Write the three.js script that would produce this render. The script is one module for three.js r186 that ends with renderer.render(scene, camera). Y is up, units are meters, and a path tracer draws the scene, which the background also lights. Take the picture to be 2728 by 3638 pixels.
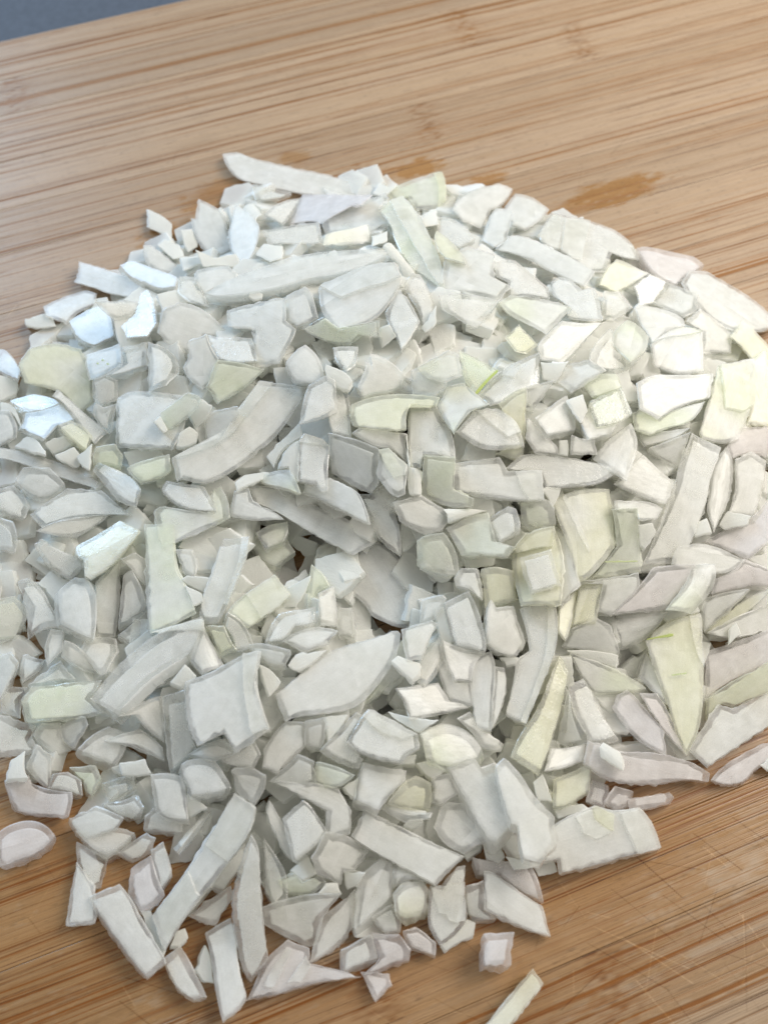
import * as THREE from 'three';
import { mergeGeometries, toCreasedNormals } from 'three/addons/utils/BufferGeometryUtils.js';
import { RoundedBoxGeometry } from 'three/addons/geometries/RoundedBoxGeometry.js';
import { RectAreaLightUniformsLib } from 'three/addons/lights/RectAreaLightUniformsLib.js';

// ---------------------------------------------------------------- camera, light, exposure
const PITCH = THREE.MathUtils.degToRad(66), DIST = 0.2, FOV = 67;
const scene = new THREE.Scene();
const camera = new THREE.PerspectiveCamera(FOV, 767 / 1024, 0.01, 20);
camera.position.set(0, DIST * Math.sin(PITCH), DIST * Math.cos(PITCH));
camera.lookAt(0, 0, 0);
camera.updateMatrixWorld(true);
camera.focus = 0.182;
camera.userData.fStop = 12;

scene.background = new THREE.Color().setRGB(0.40, 0.392, 0.375);       // the dim room all round
scene.environmentIntensity = 1;
RectAreaLightUniformsLib.init();
const renderer = new THREE.WebGLRenderer({ antialias: true });
renderer.toneMapping = THREE.LinearToneMapping;
renderer.toneMappingExposure = 1.06;
renderer.shadowMap.enabled = true;
const LAMP = { at: [0.33, 0.42, -0.17], aim: [0.04, 0, -0.03], w: 0.28, h: 0.26, color: [1.0, 0.935, 0.86], power: 12 };
const WINDOW = { at: [-0.62, 0.45, -0.62], aim: [-0.05, 0, -0.05], w: 0.36, h: 0.34, color: [0.46, 0.70, 1.0], power: 16 };

// ---------------------------------------------------------------- helpers
function rng(seed) { let a = seed >>> 0; return () => { a = (a + 0x6D2B79F5) >>> 0; let t = a; t = Math.imul(t ^ (t >>> 15), t | 1); t ^= t + Math.imul(t ^ (t >>> 7), t | 61); return ((t ^ (t >>> 14)) >>> 0) / 4294967296; }; }
const hash = (x, y, s) => { let h = Math.imul(x, 374761393) ^ Math.imul(y, 668265263) ^ Math.imul(s, 1274126177); h = Math.imul(h ^ (h >>> 13), 1274126177); return ((h ^ (h >>> 16)) >>> 0) / 4294967296; };
function noise(x, y, s = 0, wrap = 0) {
  const xi = Math.floor(x), yi = Math.floor(y), fx = x - xi, fy = y - yi, u = fx * fx * (3 - 2 * fx), v = fy * fy * (3 - 2 * fy);
  const m = (k) => wrap ? ((k % wrap) + wrap) % wrap : k;
  const a = hash(m(xi), m(yi), s), b = hash(m(xi + 1), m(yi), s), c = hash(m(xi), m(yi + 1), s), d = hash(m(xi + 1), m(yi + 1), s);
  return a + (b - a) * u + (c - a) * v + (a - b - c + d) * u * v;
}
const names = new Map();
function numbered(n) { const k = names.get(n) ?? 0; names.set(n, k + 1); return k ? `${n}_${String(k).padStart(3, '0')}` : n; }
function shadows(m) { m.castShadow = m.receiveShadow = true; return m; }
function structure(m, name) { m.name = name; m.userData.kind = 'structure'; scene.add(shadows(m)); return m; }
const lin = (v) => v <= 0.04045 ? v / 12.92 : ((v + 0.055) / 1.055) ** 2.4;
const toS = (v) => Math.round(255 * Math.min(1, Math.max(0, v <= 0.0031308 ? 12.92 * v : 1.055 * Math.pow(v, 1 / 2.4) - 0.055)));
function dataTexture(w, h, data, srgb, wrap = true) {
  const t = new THREE.DataTexture(data, w, h, THREE.RGBAFormat);
  t.magFilter = THREE.LinearFilter; t.minFilter = THREE.LinearFilter;
  t.wrapS = t.wrapT = wrap ? THREE.RepeatWrapping : THREE.ClampToEdgeWrapping;
  if (srgb) t.colorSpace = THREE.SRGBColorSpace;
  t.needsUpdate = true; return t;
}
// a picture coordinate of the photograph (2728 x 3638) as a direction from the camera; things then get their own distance and depth
const PW = 2728, PH = 3638, TAN = Math.tan(THREE.MathUtils.degToRad(FOV / 2));
function ray(px, py) { return new THREE.Vector3((px - PW / 2) / (PH / 2) * TAN, -(py - PH / 2) / (PH / 2) * TAN, -1).transformDirection(camera.matrixWorld); }
const EYE = camera.position.clone();
function onBoard(px, py, y = 0) { const d = ray(px, py); return EYE.clone().addScaledVector(d, (y - EYE.y) / d.y); }

// ---------------------------------------------------------------- lamps (outside the frame, where the highlights show them)
function areaLamp(L, name, label, category, frame) {
  const g = new THREE.Group(); g.name = name; g.position.set(...L.at); g.lookAt(...L.aim); g.userData = { label, category };
  const housing = shadows(new THREE.Mesh(new RoundedBoxGeometry(L.w + 0.05, L.h + 0.05, 0.04, 3, 0.008), new THREE.MeshStandardMaterial({ color: frame, roughness: 0.5 })));
  housing.name = 'housing'; housing.position.z = -0.026;
  const face = new THREE.Mesh(new THREE.PlaneGeometry(L.w, L.h), new THREE.MeshStandardMaterial({ color: 0x111111, emissive: new THREE.Color().setRGB(...L.color), emissiveIntensity: 0.8 }));
  face.name = 'diffuser'; face.position.z = -0.003;
  g.add(housing, face); scene.add(g);
  const light = new THREE.RectAreaLight(new THREE.Color().setRGB(...L.color), L.power, L.w, L.h);
  light.position.set(...L.at); light.lookAt(...L.aim); scene.add(light); light.name = name + '_glow';
}
areaLamp(LAMP, 'kitchen_lamp', 'warm white kitchen lamp panel above the board, to the right', 'lamp', 0xe8e4dc);
areaLamp(WINDOW, 'window_lamp', 'cool bluish light panel beside the counter, to the left', 'lamp', 0xd8dce0);

// ---------------------------------------------------------------- counter and bamboo board
const YAW = THREE.MathUtils.degToRad(19.9), THICK = 0.017;
const GX = new THREE.Vector3(Math.cos(YAW), 0, -Math.sin(YAW)), GZ = new THREE.Vector3(Math.sin(YAW), 0, Math.cos(YAW));   // along and across the grain
{
  const n = 512, d = new Uint8Array(n * n * 4);
  for (let y = 0; y < n; y++) for (let x = 0; x < n; x++) {
    const f = 0.85 + 0.3 * (0.6 * noise(x / 8, y / 8, 3, 64) + 0.4 * noise(x / 3, y / 3, 5)) + (hash(x, y, 9) > 0.985 ? 0.35 : 0);
    [0.075 * f, 0.088 * f, 0.11 * f].forEach((v, k) => { d[(y * n + x) * 4 + k] = toS(v); }); d[(y * n + x) * 4 + 3] = 255;
  }
  const t = dataTexture(n, n, d, true); t.repeat.set(16, 16);
  const m = structure(new THREE.Mesh(new THREE.BoxGeometry(2, 0.03, 2), new THREE.MeshStandardMaterial({ map: t, roughness: 0.8 })), 'counter');
  m.position.y = -THICK - 0.0155;
}
const edge = onBoard(305, 80), EDGE = edge.dot(GZ);
const board = new THREE.Group(); board.name = 'cutting_board'; board.rotation.y = YAW;
board.userData = { label: 'laminated bamboo cutting board with brown grain, under the chopped onion', category: 'cutting board' };
scene.add(board);
const BL = 0.5, TW = 2048, TH = 224;
// juice stains, the large lower ones also painting in the fall-off of light: picture place, reach along and across the grain (m), strength
const STAINS_AND_FALLOFF = [[1480, 600, 0.010, 0.0042, 1], [1730, 640, 0.007, 0.003, 0.9], [2180, 680, 0.017, 0.0055, 1], [2050, 735, 0.012, 0.003, 0.8], [1040, 560, 0.006, 0.003, 0.7], [800, 700, 0.014, 0.008, 0.75], [620, 850, 0.012, 0.008, 0.8], [1380, 620, 0.006, 0.003, 0.6],
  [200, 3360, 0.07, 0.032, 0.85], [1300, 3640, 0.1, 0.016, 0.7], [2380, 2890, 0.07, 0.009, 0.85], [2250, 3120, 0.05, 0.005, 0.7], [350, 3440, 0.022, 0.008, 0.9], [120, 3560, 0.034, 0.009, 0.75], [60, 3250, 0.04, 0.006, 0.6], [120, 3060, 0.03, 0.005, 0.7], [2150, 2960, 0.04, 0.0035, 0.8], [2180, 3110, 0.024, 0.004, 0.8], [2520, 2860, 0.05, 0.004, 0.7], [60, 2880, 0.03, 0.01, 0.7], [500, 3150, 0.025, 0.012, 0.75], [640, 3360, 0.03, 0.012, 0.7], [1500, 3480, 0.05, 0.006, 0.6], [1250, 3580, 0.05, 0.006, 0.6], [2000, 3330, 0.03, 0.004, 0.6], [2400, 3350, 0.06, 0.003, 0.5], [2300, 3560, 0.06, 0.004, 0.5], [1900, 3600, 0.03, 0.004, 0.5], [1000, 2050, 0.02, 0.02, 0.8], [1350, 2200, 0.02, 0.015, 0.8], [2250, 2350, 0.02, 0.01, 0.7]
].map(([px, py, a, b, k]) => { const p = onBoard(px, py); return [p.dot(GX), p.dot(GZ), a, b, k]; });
const TAN_WOOD = [0.35, 0.238, 0.14], PALE = [0.40, 0.29, 0.196], BROWN = [0.125, 0.052, 0.017], UMBER = [0.07, 0.04, 0.028], HONEY = [0.25, 0.098, 0.014];
function stripTexture(seed, z0, w) {
  const R = rng(seed * 7919 + 13), dark = new Float32Array(TW * TH), hue = new Float32Array(TW * TH);
  const ppm = TW / BL, ppz = TH / w, dens = 0.55 + 0.9 * R();
  const nodes = []; { let u = R() * 0.22; while (u < BL) { nodes.push(u * ppm); u += 0.19 + 0.1 * R(); } }
  const bend = (x, v) => { let o = 0; for (const q of nodes) { const k = (x - q) / (0.011 * ppm); o += Math.exp(-k * k) * 5 * Math.sin(v * 0.035 + seed); } return o; };
  const count = Math.round(1000 * dens), knots = Array.from({ length: 7 }, () => [R() * TH, 3 + 12 * R() * R()]);
  for (let i = 0; i < count; i++) {
    const kn = knots[Math.floor(R() * 7)], v0 = R() < 0.68 ? kn[0] + (R() + R() - 1) * kn[1] * 1.6 : R() * TH, wid = 0.45 + 1.3 * R() ** 2.6, len = (0.01 + 0.14 * R() ** 1.7) * ppm, x0 = R() * (TW + len) - len, k = (0.2 + 0.85 * R() ** 1.6), h = R(), ph = R() * 50;
    for (let x = Math.max(0, Math.floor(x0)); x < Math.min(TW, x0 + len); x++) {
      const e = Math.min(1, Math.min(x - x0, x0 + len - x) / (len * 0.2)), c = v0 + 2.2 * (noise(x / 260, ph, 4) - 0.5) + bend(x, v0), a = k * e * (0.65 + 0.6 * noise(x / 22, ph, 8));
      for (let y = Math.max(0, Math.floor(c - wid * 2)); y <= Math.min(TH - 1, c + wid * 2); y++) { const q = (y - c) / wid, f = a * Math.exp(-q * q), at = y * TW + x; dark[at] += f * (1 - dark[at] * 0.6); hue[at] = Math.max(hue[at], f * h); }
    }
  }
  const near_patches = STAINS_AND_FALLOFF.filter(([, sz, , b]) => sz + 2 * b > z0 && sz - 2 * b < z0 + w);
  const d = new Uint8Array(TW * TH * 4), hr = new Uint8Array(TW * TH * 4), tone = 0.92 + 0.15 * R(), warm = R();
  for (let y = 0; y < TH; y++) for (let x = 0; x < TW; x++) {
    const at = y * TW + x, along = x / ppm - BL / 2, across = z0 + y / ppz;
    const wide = noise(x / 420, y / 9, seed + 31) * 0.6 + noise(x / 160, y / 3.1, seed + 33) * 0.4, fine = noise(x / 30, y / 1.2, seed + 40);
    let c = TAN_WOOD.map((v, k) => (v + (PALE[k] - v) * wide * (0.6 + 0.4 * warm)) * tone * (0.87 + 0.26 * fine) * (0.97 + 0.06 * hash(x, y, seed)));
    let near = 0; for (const q of nodes) if (Math.abs(x - q) < 60) { const k = (x - q - 9 * (noise(y / 11, q, 3) - 0.5)) / (0.0045 * ppm); near = Math.max(near, Math.exp(-k * k)); }
    const pore = Math.max(0, noise(x / 9, y / 2.2, seed + 61) - 0.74) * 2.2; c = c.map((v) => v * (1 - 0.5 * pore)); const blot = near < 0.01 ? 0 : near * Math.max(0, noise(x / 7, y / 6, seed + 50) * 1.5 - 0.45);
    let s = Math.min(1, dark[at] * 0.92 + 0.75 * blot);
    const deep = hue[at] > 0.001 ? Math.min(1, hue[at] / Math.max(dark[at], 0.05) * 1.3) : 0.4 + 0.3 * near;
    c = c.map((v, k) => { const q = deep * deep, dk = HONEY[k] * (1 - q) + (BROWN[k] * 0.6 + UMBER[k] * 0.4) * q; return v * (1 - s) + dk * s; });
    let wet = 0;
    for (const [sx, sz, a, b, k] of near_patches) {
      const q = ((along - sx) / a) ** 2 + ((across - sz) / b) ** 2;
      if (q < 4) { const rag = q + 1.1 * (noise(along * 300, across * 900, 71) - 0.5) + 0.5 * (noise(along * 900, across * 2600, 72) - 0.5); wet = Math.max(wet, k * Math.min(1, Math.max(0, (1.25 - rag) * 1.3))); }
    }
    if (wet > 0) { c = c.map((v, k) => v * (1 - wet * [0.16, 0.36, 0.62][k])); }  // soaked wood; on the lower board also the weaker light, painted as darkening
    if (y < 1 || y > TH - 2) c = c.map((v) => v * 0.72);
    for (let k = 0; k < 3; k++) d[at * 4 + k] = toS(c[k]);
    hr[at * 4] = 255 * (0.75 - 0.5 * s + 0.25 * fine); hr[at * 4 + 1] = 255 * Math.min(1, (0.5 - 0.26 * wet + 0.16 * (wide - 0.5) + 0.1 * s)); hr[at * 4 + 2] = 0; hr[at * 4 + 3] = 255;
    d[at * 4 + 3] = 255;
  }
  return { d, hr, ppm, ppz, z0, w };
}
const strips = [];
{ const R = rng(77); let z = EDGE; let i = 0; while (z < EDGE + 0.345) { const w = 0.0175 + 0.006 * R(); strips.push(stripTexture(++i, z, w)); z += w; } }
// knife marks: thin scratches, pale or dark, printed where they are
{
  const R = rng(991), put = (px, py, len, ang, k) => {
    const p = onBoard(px, py), u0 = p.dot(GX), v0 = p.dot(GZ), c = Math.cos(ang), s = Math.sin(ang);
    for (let t = 0; t < len; t += 0.00006) {
      const u = u0 + t * c + 0.0003 * Math.sin(t * 90 + px), v = v0 + t * s, st = strips.find((q) => v >= q.z0 && v < q.z0 + q.w); if (!st) continue;
      const x = Math.round((u + BL / 2) * st.ppm), y = Math.round((v - st.z0) * st.ppz); if (x < 0 || x >= TW || y < 0 || y >= TH) continue;
      const f = k * (0.5 + 0.5 * noise(t * 900, px, 5)), at = (y * TW + x) * 4;
      for (let q = 0; q < 3; q++) st.d[at + q] = Math.max(0, Math.min(255, st.d[at + q] + f * [24, 23, 21][q]));
    }
  };
  const hand = [[2250, 3040, 0.012, 1.1, -1.3], [2460, 2960, 0.012, 1.0, -1], [2490, 3010, 0.006, 1.05, 0.9], [2200, 3330, 0.016, 0.9, 0.9], [2110, 3290, 0.02, 0.75, 0.7], [2350, 3180, 0.014, 1.0, -0.7], [2620, 3240, 0.012, 1.35, 0.8], [2080, 3350, 0.018, 0.85, -0.5], [2600, 2900, 0.01, 1.0, -0.8], [2260, 3480, 0.016, 1.2, 0.7]];
  for (const h of hand) put(...h);
  for (let i = 0; i < 150; i++) put(R() * PW, i % 3 ? 2600 + R() * 1100 : 300 + R() * 3300, 0.004 + 0.022 * R() * R(), (R() < 0.7 ? 0.9 : -0.7) + (R() - 0.5) * 0.9, (R() < 0.6 ? 0.45 : -0.5) * (0.4 + R()));
}
for (const s of strips) {
  const g = new RoundedBoxGeometry(BL, THICK, s.w, 2, 0.00022), p = g.attributes.position, uv = g.attributes.uv;
  for (let i = 0; i < p.count; i++) uv.setXY(i, p.getX(i) / BL + 0.5, p.getZ(i) / s.w + 0.5);
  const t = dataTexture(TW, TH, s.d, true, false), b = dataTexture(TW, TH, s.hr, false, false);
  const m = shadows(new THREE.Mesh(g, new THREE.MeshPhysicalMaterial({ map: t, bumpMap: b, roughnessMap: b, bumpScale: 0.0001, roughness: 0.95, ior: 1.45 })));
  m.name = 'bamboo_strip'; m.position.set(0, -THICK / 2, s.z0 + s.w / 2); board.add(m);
}

// ---------------------------------------------------------------- onion: materials
const onionMap = (seed, streak, lo, dye = [1, 1, 1]) => {
  const n = 512, d = new Uint8Array(n * n * 4);
  for (let y = 0; y < n; y++) for (let x = 0; x < n; x++) {
    const cloud = 0.6 * noise(x / 64, y / 64, seed, 8) + 0.4 * noise(x / 25.6, y / 25.6, seed + 1, 20), vein = noise(x / 256, y / 16, seed + 2, 32) * 0.6 + noise(x / 128, y / 5.12, seed + 3, 100) * 0.4, grain = noise(x / 2, y / 2, seed + 4, 256);
    const f = lo + (1 - lo) * Math.min(1, (1 - streak) * cloud * 1.1 + streak * vein + 0.18 * (grain - 0.5) + 0.12);
    const g = Math.min(1, Math.max(0, noise(x / 170.67, y / 170.67, seed + 60, 3) * 1.9 - 0.45 + 0.3 * (vein - 0.5))), at = (y * n + x) * 4;      // the green or yellow comes and goes along the layer
    for (let q = 0; q < 3; q++) d[at + q] = toS(f * (1 + (dye[q] - 1) * g)); d[at + 3] = 255;
  }
  return dataTexture(n, n, d, true);
};
const bumpMapOf = (seed, grainy) => {
  const n = 512, d = new Uint8Array(n * n * 4);
  for (let y = 0; y < n; y++) for (let x = 0; x < n; x++) {
    let f = grainy ? 0.45 * noise(x / 8, y / 8, seed, 64) + 0.3 * noise(x / 32, y / 16, seed + 1, 32) + 0.25 * noise(x / 4, y / 4, seed + 5, 128)
      : 0.4 * noise(x / 32, y / 16, seed, 32) + 0.25 * noise(x / 64, y / 8, seed + 1, 64) + 0.35 * noise(x / 4, y / 4, seed + 2, 128);
    const at = (y * n + x) * 4; d[at] = d[at + 1] = d[at + 2] = Math.round(255 * f); d[at + 3] = 255;
  }
  return dataTexture(n, n, d, false);
};
const clearMap = (seed) => {             // cloudy and glassy patches in the flesh, with veins along it
  const n = 512, d = new Uint8Array(n * n * 4);
  for (let y = 0; y < n; y++) for (let x = 0; x < n; x++) {
    const cloud = 0.65 * noise(x / 85.34, y / 102.4, seed, 0) + 0.35 * noise(x / 32, y / 32, seed + 1, 16), vein = noise(x / 170, y / 6.4, seed + 2, 80), fine = noise(x / 3, y / 3, seed + 3);
    const k = Math.min(1, Math.max(0, (cloud - 0.2) * 1.6)), f = 0.74 + 0.26 * (k * 0.86 + 0.14 * vein) + 0.1 * (fine - 0.5);
    const at = (y * n + x) * 4; d[at] = d[at + 1] = d[at + 2] = Math.round(255 * Math.min(1, Math.max(0.4, f))); d[at + 3] = 255;
  }
  return dataTexture(n, n, d, false);
};
const CLEAR = [clearMap(201), clearMap(233), clearMap(271)];
const MAPS = [onionMap(11, 0.6, 0.93), onionMap(47, 0.35, 0.94), onionMap(83, 0.7, 0.925)], DYED = { l: onionMap(131, 0.5, 0.955, [0.985, 0.999, 0.94]), y: onionMap(151, 0.5, 0.955, [1, 0.998, 0.93]) }, SMOOTH = bumpMapOf(5, false), GRAINY = bumpMapOf(9, true);
const FLESH = [0.986, 0.986, 0.962];      // white onion
const TINTS = {            // scattering colour, share of light the outer flesh lets through, depth of the milky middle (mm)
  w: [...FLESH, 0.9, 0.8], c: [...FLESH, 0.95, 1.1], g: [...FLESH, 1.0, 1.7], m: [...FLESH, 0.92, 1.0], v: [...FLESH, 0.9, 0.9],
  l: [...FLESH, 0.92, 1.0], y: [...FLESH, 0.9, 0.9], p: [0.985, 0.970, 0.958, 0.93, 1.0], e: [0.74, 0.82, 0.36, 0.5, 0.6], n: [0.80, 0.86, 0.58, 0.4, 0.6],
};
const mats = new Map();
function onionMaterial(tint, shiny, k, layer = 0) {          // 0 the wet glassy flesh outside, 1 the milky middle
  const key = tint + layer + (shiny ? 's' : '') + k;
  if (!mats.has(key)) {
    const [r, g, b, through] = TINTS[tint], f = [1, 0.994, 1.004][k] * (layer ? 0.985 : 1);
    mats.set(key, new THREE.MeshPhysicalMaterial({ color: new THREE.Color().setRGB(r * f, g * f, b * f), map: DYED[tint] ?? MAPS[k], side: THREE.DoubleSide, thickness: 0,
      ...[{ roughness: shiny ? 0.22 : 0.38, transmissionMap: CLEAR[k], transmission: through, ior: 1.5, bumpMap: shiny ? GRAINY : SMOOTH, bumpScale: shiny ? 0.000055 : 0.00006 },
        { roughness: 1, transmission: 0.5, ior: 1.05, bumpMap: SMOOTH, bumpScale: 0.0001 }][layer] }));
  }
  return mats.get(key);
}

// ---------------------------------------------------------------- onion: the heap's own relief (m above the board)
const FOOT = [[-260, 1350], [0, 1290], [330, 960], [640, 780], [830, 640], [1250, 620], [1600, 620], [1990, 740], [2300, 880], [2728, 1150], [3000, 1400], [3000, 2550], [2700, 2730], [2350, 2860], [2000, 3080], [1620, 3330], [1150, 3430], [900, 3380], [560, 3050], [250, 2900], [0, 2780], [-260, 2700]].map(([x, y]) => { const p = onBoard(x, y); return [p.x, p.z]; });
function inside(poly, x, y) { let c = false; for (let i = 0, j = poly.length - 1; i < poly.length; j = i++) { const [a, b] = poly[i], [p, q] = poly[j]; if ((b > y) !== (q > y) && x < (p - a) * (y - b) / (q - b) + a) c = !c; } return c; }
function edgeDistance(poly, x, y) { let best = 1e9; for (let i = 0, j = poly.length - 1; i < poly.length; j = i++) { const [a, b] = poly[j], [p, q] = poly[i], dx = p - a, dy = q - b, t = Math.max(0, Math.min(1, ((x - a) * dx + (y - b) * dy) / (dx * dx + dy * dy))); best = Math.min(best, Math.hypot(a + t * dx - x, b + t * dy - y)); } return best; }
const bumpAt = (px, py, r, h) => { const p = onBoard(px, py, Math.max(0, h) * 0.5); return [p.x, p.z, r, h]; };
const HILLS = [bumpAt(1350, 1150, 0.05, 0.017), bumpAt(2100, 1400, 0.045, 0.013), bumpAt(650, 1350, 0.04, 0.012), bumpAt(1500, 1700, 0.035, 0.011), bumpAt(700, 2150, 0.04, 0.006), bumpAt(1500, 2500, 0.045, 0.008), bumpAt(2250, 1900, 0.04, 0.008), bumpAt(900, 2600, 0.035, 0.006)];
const PITS = [[1010, 2030, 0.009], [1120, 1990, 0.007], [1345, 2215, 0.009], [1385, 2010, 0.006], [2230, 2350, 0.008], [425, 2235, 0.006], [2570, 2290, 0.008], [1385, 2500, 0.004], [70, 2410, 0.006], [530, 2700, 0.006], [270, 2680, 0.006], [2160, 2700, 0.006], [1670, 3060, 0.006]].map(([x, y, r]) => { const p = onBoard(x, y, 0.003); return [p.x, p.z, r * 0.88]; });
function relief(x, z, pits = true) {
  if (!inside(FOOT, x, z)) return 0;
  const k = 1 - Math.exp(-edgeDistance(FOOT, x, z) / 0.016);
  let h = 0.0028; for (const [a, b, r, t] of HILLS) h += t * Math.exp(-((x - a) ** 2 + (z - b) ** 2) / (r * r));
  h *= k;
  if (pits) for (const [a, b, r] of PITS) h *= 1 - Math.exp(-((x - a) ** 2 + (z - b) ** 2) / (r * r)) * 0.97;
  return h;
}
const slope = (x, z) => { const e = 0.004; return new THREE.Vector3(relief(x - e, z, false) - relief(x + e, z, false), 2 * e, relief(x, z - e, false) - relief(x, z + e, false)).normalize(); };
function landing(px, py) { const d = ray(px, py); let t = 0.08; for (; t < 0.6; t += 0.0008) { const y = EYE.y + d.y * t; if (y <= relief(EYE.x + d.x * t, EYE.z + d.z * t)) break; } return t; }

// ---------------------------------------------------------------- onion: one piece = a closed solid with a wavy top, cut sides and an underside
const area2 = (p) => p.reduce((s, [x, y], i) => { const [a, b] = p[(i + 1) % p.length]; return s + x * b - a * y; }, 0);
function heart(poly) {           // a point that sees the whole outline, as nearly as there is one
  const score = (cx, cy) => { let m = 1e9; for (let i = 0; i < poly.length; i++) { const [a, b] = poly[i], [c, d] = poly[(i + 1) % poly.length], l = Math.hypot(c - a, d - b) || 1e-9; m = Math.min(m, ((c - a) * (cy - b) - (d - b) * (cx - a)) / l); } return m; };
  let A = 0, cx = 0, cy = 0; for (let i = 0; i < poly.length; i++) { const [a, b] = poly[i], [c, d] = poly[(i + 1) % poly.length], k = a * d - c * b; A += k; cx += (a + c) * k; cy += (b + d) * k; }
  cx /= 3 * A; cy /= 3 * A; let best = score(cx, cy), at = [cx, cy];
  const xs = poly.map((p) => p[0]), ys = poly.map((p) => p[1]), x0 = Math.min(...xs), x1 = Math.max(...xs), y0 = Math.min(...ys), y1 = Math.max(...ys);
  if (best < 0.0006) for (let i = 1; i < 22; i++) for (let j = 1; j < 22; j++) { const x = x0 + (x1 - x0) * i / 22, y = y0 + (y1 - y0) * j / 22, s = score(x, y); if (s > best) { best = s; at = [x, y]; } }
  return at;
}
// poly in metres in the piece's own plane; z(u, v) is its top; lean = how far the underside is shifted
function flesh(poly, t, z, R, lean, depth) {       // wet glassy flesh with its milky middle inside
  const [cx, cy] = heart(poly), shrunk = (d, most) => {
    d = Math.min(d, t * 0.38);
    const small = poly.map(([x, y]) => { const r = Math.hypot(x - cx, y - cy) || 1e-6, k = Math.max(most, 1 - d * 1.15 / r); return [cx + (x - cx) * k + lean[0] * d / t, cy + (y - cy) * k + lean[1] * d / t]; });
    return solid(small, Math.max(t - 2 * d, t * 0.24), (x, y) => z(x, y) - d, R, [lean[0] * (1 - 2 * d / t), lean[1] * (1 - 2 * d / t)]);
  };
  return mergeGeometries([solid(poly, t, z, R, lean), shrunk(depth * 1.1, 0.45)], true);
}
function solid(poly, t, z, R, lean = [0, 0], jag = 0.00012, round = true) {
  if (area2(poly) < 0) poly = poly.slice().reverse();
  if (round) for (let k = 0; k < 2; k++) poly = poly.flatMap((p, i) => {        // blunt corners are curves, sharp ones stay cut
    const a = poly[(i + poly.length - 1) % poly.length], b = poly[(i + 1) % poly.length], turn = Math.abs(Math.atan2((p[0] - a[0]) * (b[1] - p[1]) - (p[1] - a[1]) * (b[0] - p[0]), (p[0] - a[0]) * (b[0] - p[0]) + (p[1] - a[1]) * (b[1] - p[1])));
    return turn < 0.62 && turn > 0.05 ? [[p[0] + (a[0] - p[0]) * 0.27, p[1] + (a[1] - p[1]) * 0.27], [p[0] + (b[0] - p[0]) * 0.27, p[1] + (b[1] - p[1]) * 0.27]] : [p];
  });
  const cut = []; poly.forEach((p, i) => { const a = poly[(i + poly.length - 1) % poly.length], b = poly[(i + 1) % poly.length]; for (const q of [a, b]) { const l = Math.hypot(q[0] - p[0], q[1] - p[1]), k = Math.min(0.2, 0.00013 / (l || 1)); cut.push([p[0] + (q[0] - p[0]) * k, p[1] + (q[1] - p[1]) * k]); } });
  const out = []; cut.forEach((p, i) => { const q = cut[(i + 1) % cut.length], l = Math.hypot(q[0] - p[0], q[1] - p[1]), n = Math.max(1, Math.round(l / 0.0011)), w = R() * 6, bow = (R() - 0.5) * 0.06 * l;
    for (let k = 0; k < n; k++) { const f = k / n, o = k ? (R() - 0.5) * 2 * jag * (R() < 0.12 ? 3.2 : 1) + bow * 4 * f * (1 - f) * 0.5 : 0; out.push([p[0] + (q[0] - p[0]) * f - (q[1] - p[1]) / (l || 1) * o, p[1] + (q[1] - p[1]) * f + (q[0] - p[0]) / (l || 1) * o]); } });
  const [cx, cy] = heart(poly), N = out.length, P = [], UV = [], I = [], b = Math.min(0.00028, t * 0.2), f1 = R() * 9, f2 = R() * 9;
  const ring = (fn) => { for (let i = 0; i < N; i++) { const [x, y] = out[i], dx = x - cx, dy = y - cy, r = Math.hypot(dx, dy) || 1e-6; P.push(...fn(x, y, dx, dy, r, i)); UV.push(0, 0); } };
  const low = (k) => [lean[0] * k, lean[1] * k];
  P.push(cx, cy, z(cx, cy)); UV.push(0, 0);
  for (const s of [0.33, 0.66, 0.86]) ring((x, y, dx, dy) => [cx + dx * s, cy + dy * s, z(cx + dx * s, cy + dy * s)]);
  ring((x, y, dx, dy, r) => { const k = 1 - Math.min(0.25, b / r); return [cx + dx * k, cy + dy * k, z(x, y)]; });
  ring((x, y, dx, dy, r, i) => [x, y, z(x, y) - b * 0.85]);
  ring((x, y, dx, dy, r, i) => { const o = 0.00018 * Math.sin(i * 1.7 + f1) + (R() - 0.5) * 0.00016, [lx, ly] = low(0.5); return [x + dx / r * o + lx, y + dy / r * o + ly, z(x, y) - t * 0.5]; });
  ring((x, y, dx, dy, r, i) => { const o = 0.0002 * Math.sin(i * 1.1 + f2) - Math.min(0.07 * r, 0.0006), [lx, ly] = low(0.95); return [x + dx / r * o + lx, y + dy / r * o + ly, z(x, y) - t + b]; });
  ring((x, y, dx, dy, r) => { const k = 1 - Math.min(0.3, (b + Math.min(0.07 * r, 0.0006)) / r), [lx, ly] = low(1); return [cx + dx * k + lx, cy + dy * k + ly, z(x, y) - t]; });
  P.push(cx + lean[0], cy + lean[1], z(cx, cy) - t); UV.push(0, 0);
  const rings = 8, at = (k, i) => 1 + k * N + (i % N), last = 1 + rings * N;
  for (let i = 0; i < N; i++) { I.push(0, at(0, i), at(0, i + 1)); for (let k = 0; k < rings - 1; k++) I.push(at(k, i), at(k + 1, i), at(k + 1, i + 1), at(k, i), at(k + 1, i + 1), at(k, i + 1)); I.push(at(rings - 1, i), last, at(rings - 1, i + 1)); }
  let g = new THREE.BufferGeometry(); g.setAttribute('position', new THREE.Float32BufferAttribute(P, 3)); g.setIndex(I);
  g = toCreasedNormals(g, 0.62);
  const p = g.attributes.position, nn = g.attributes.normal, uv = new Float32Array(p.count * 2), S = 1 / 0.022, ou = R(), ov = R();
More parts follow.
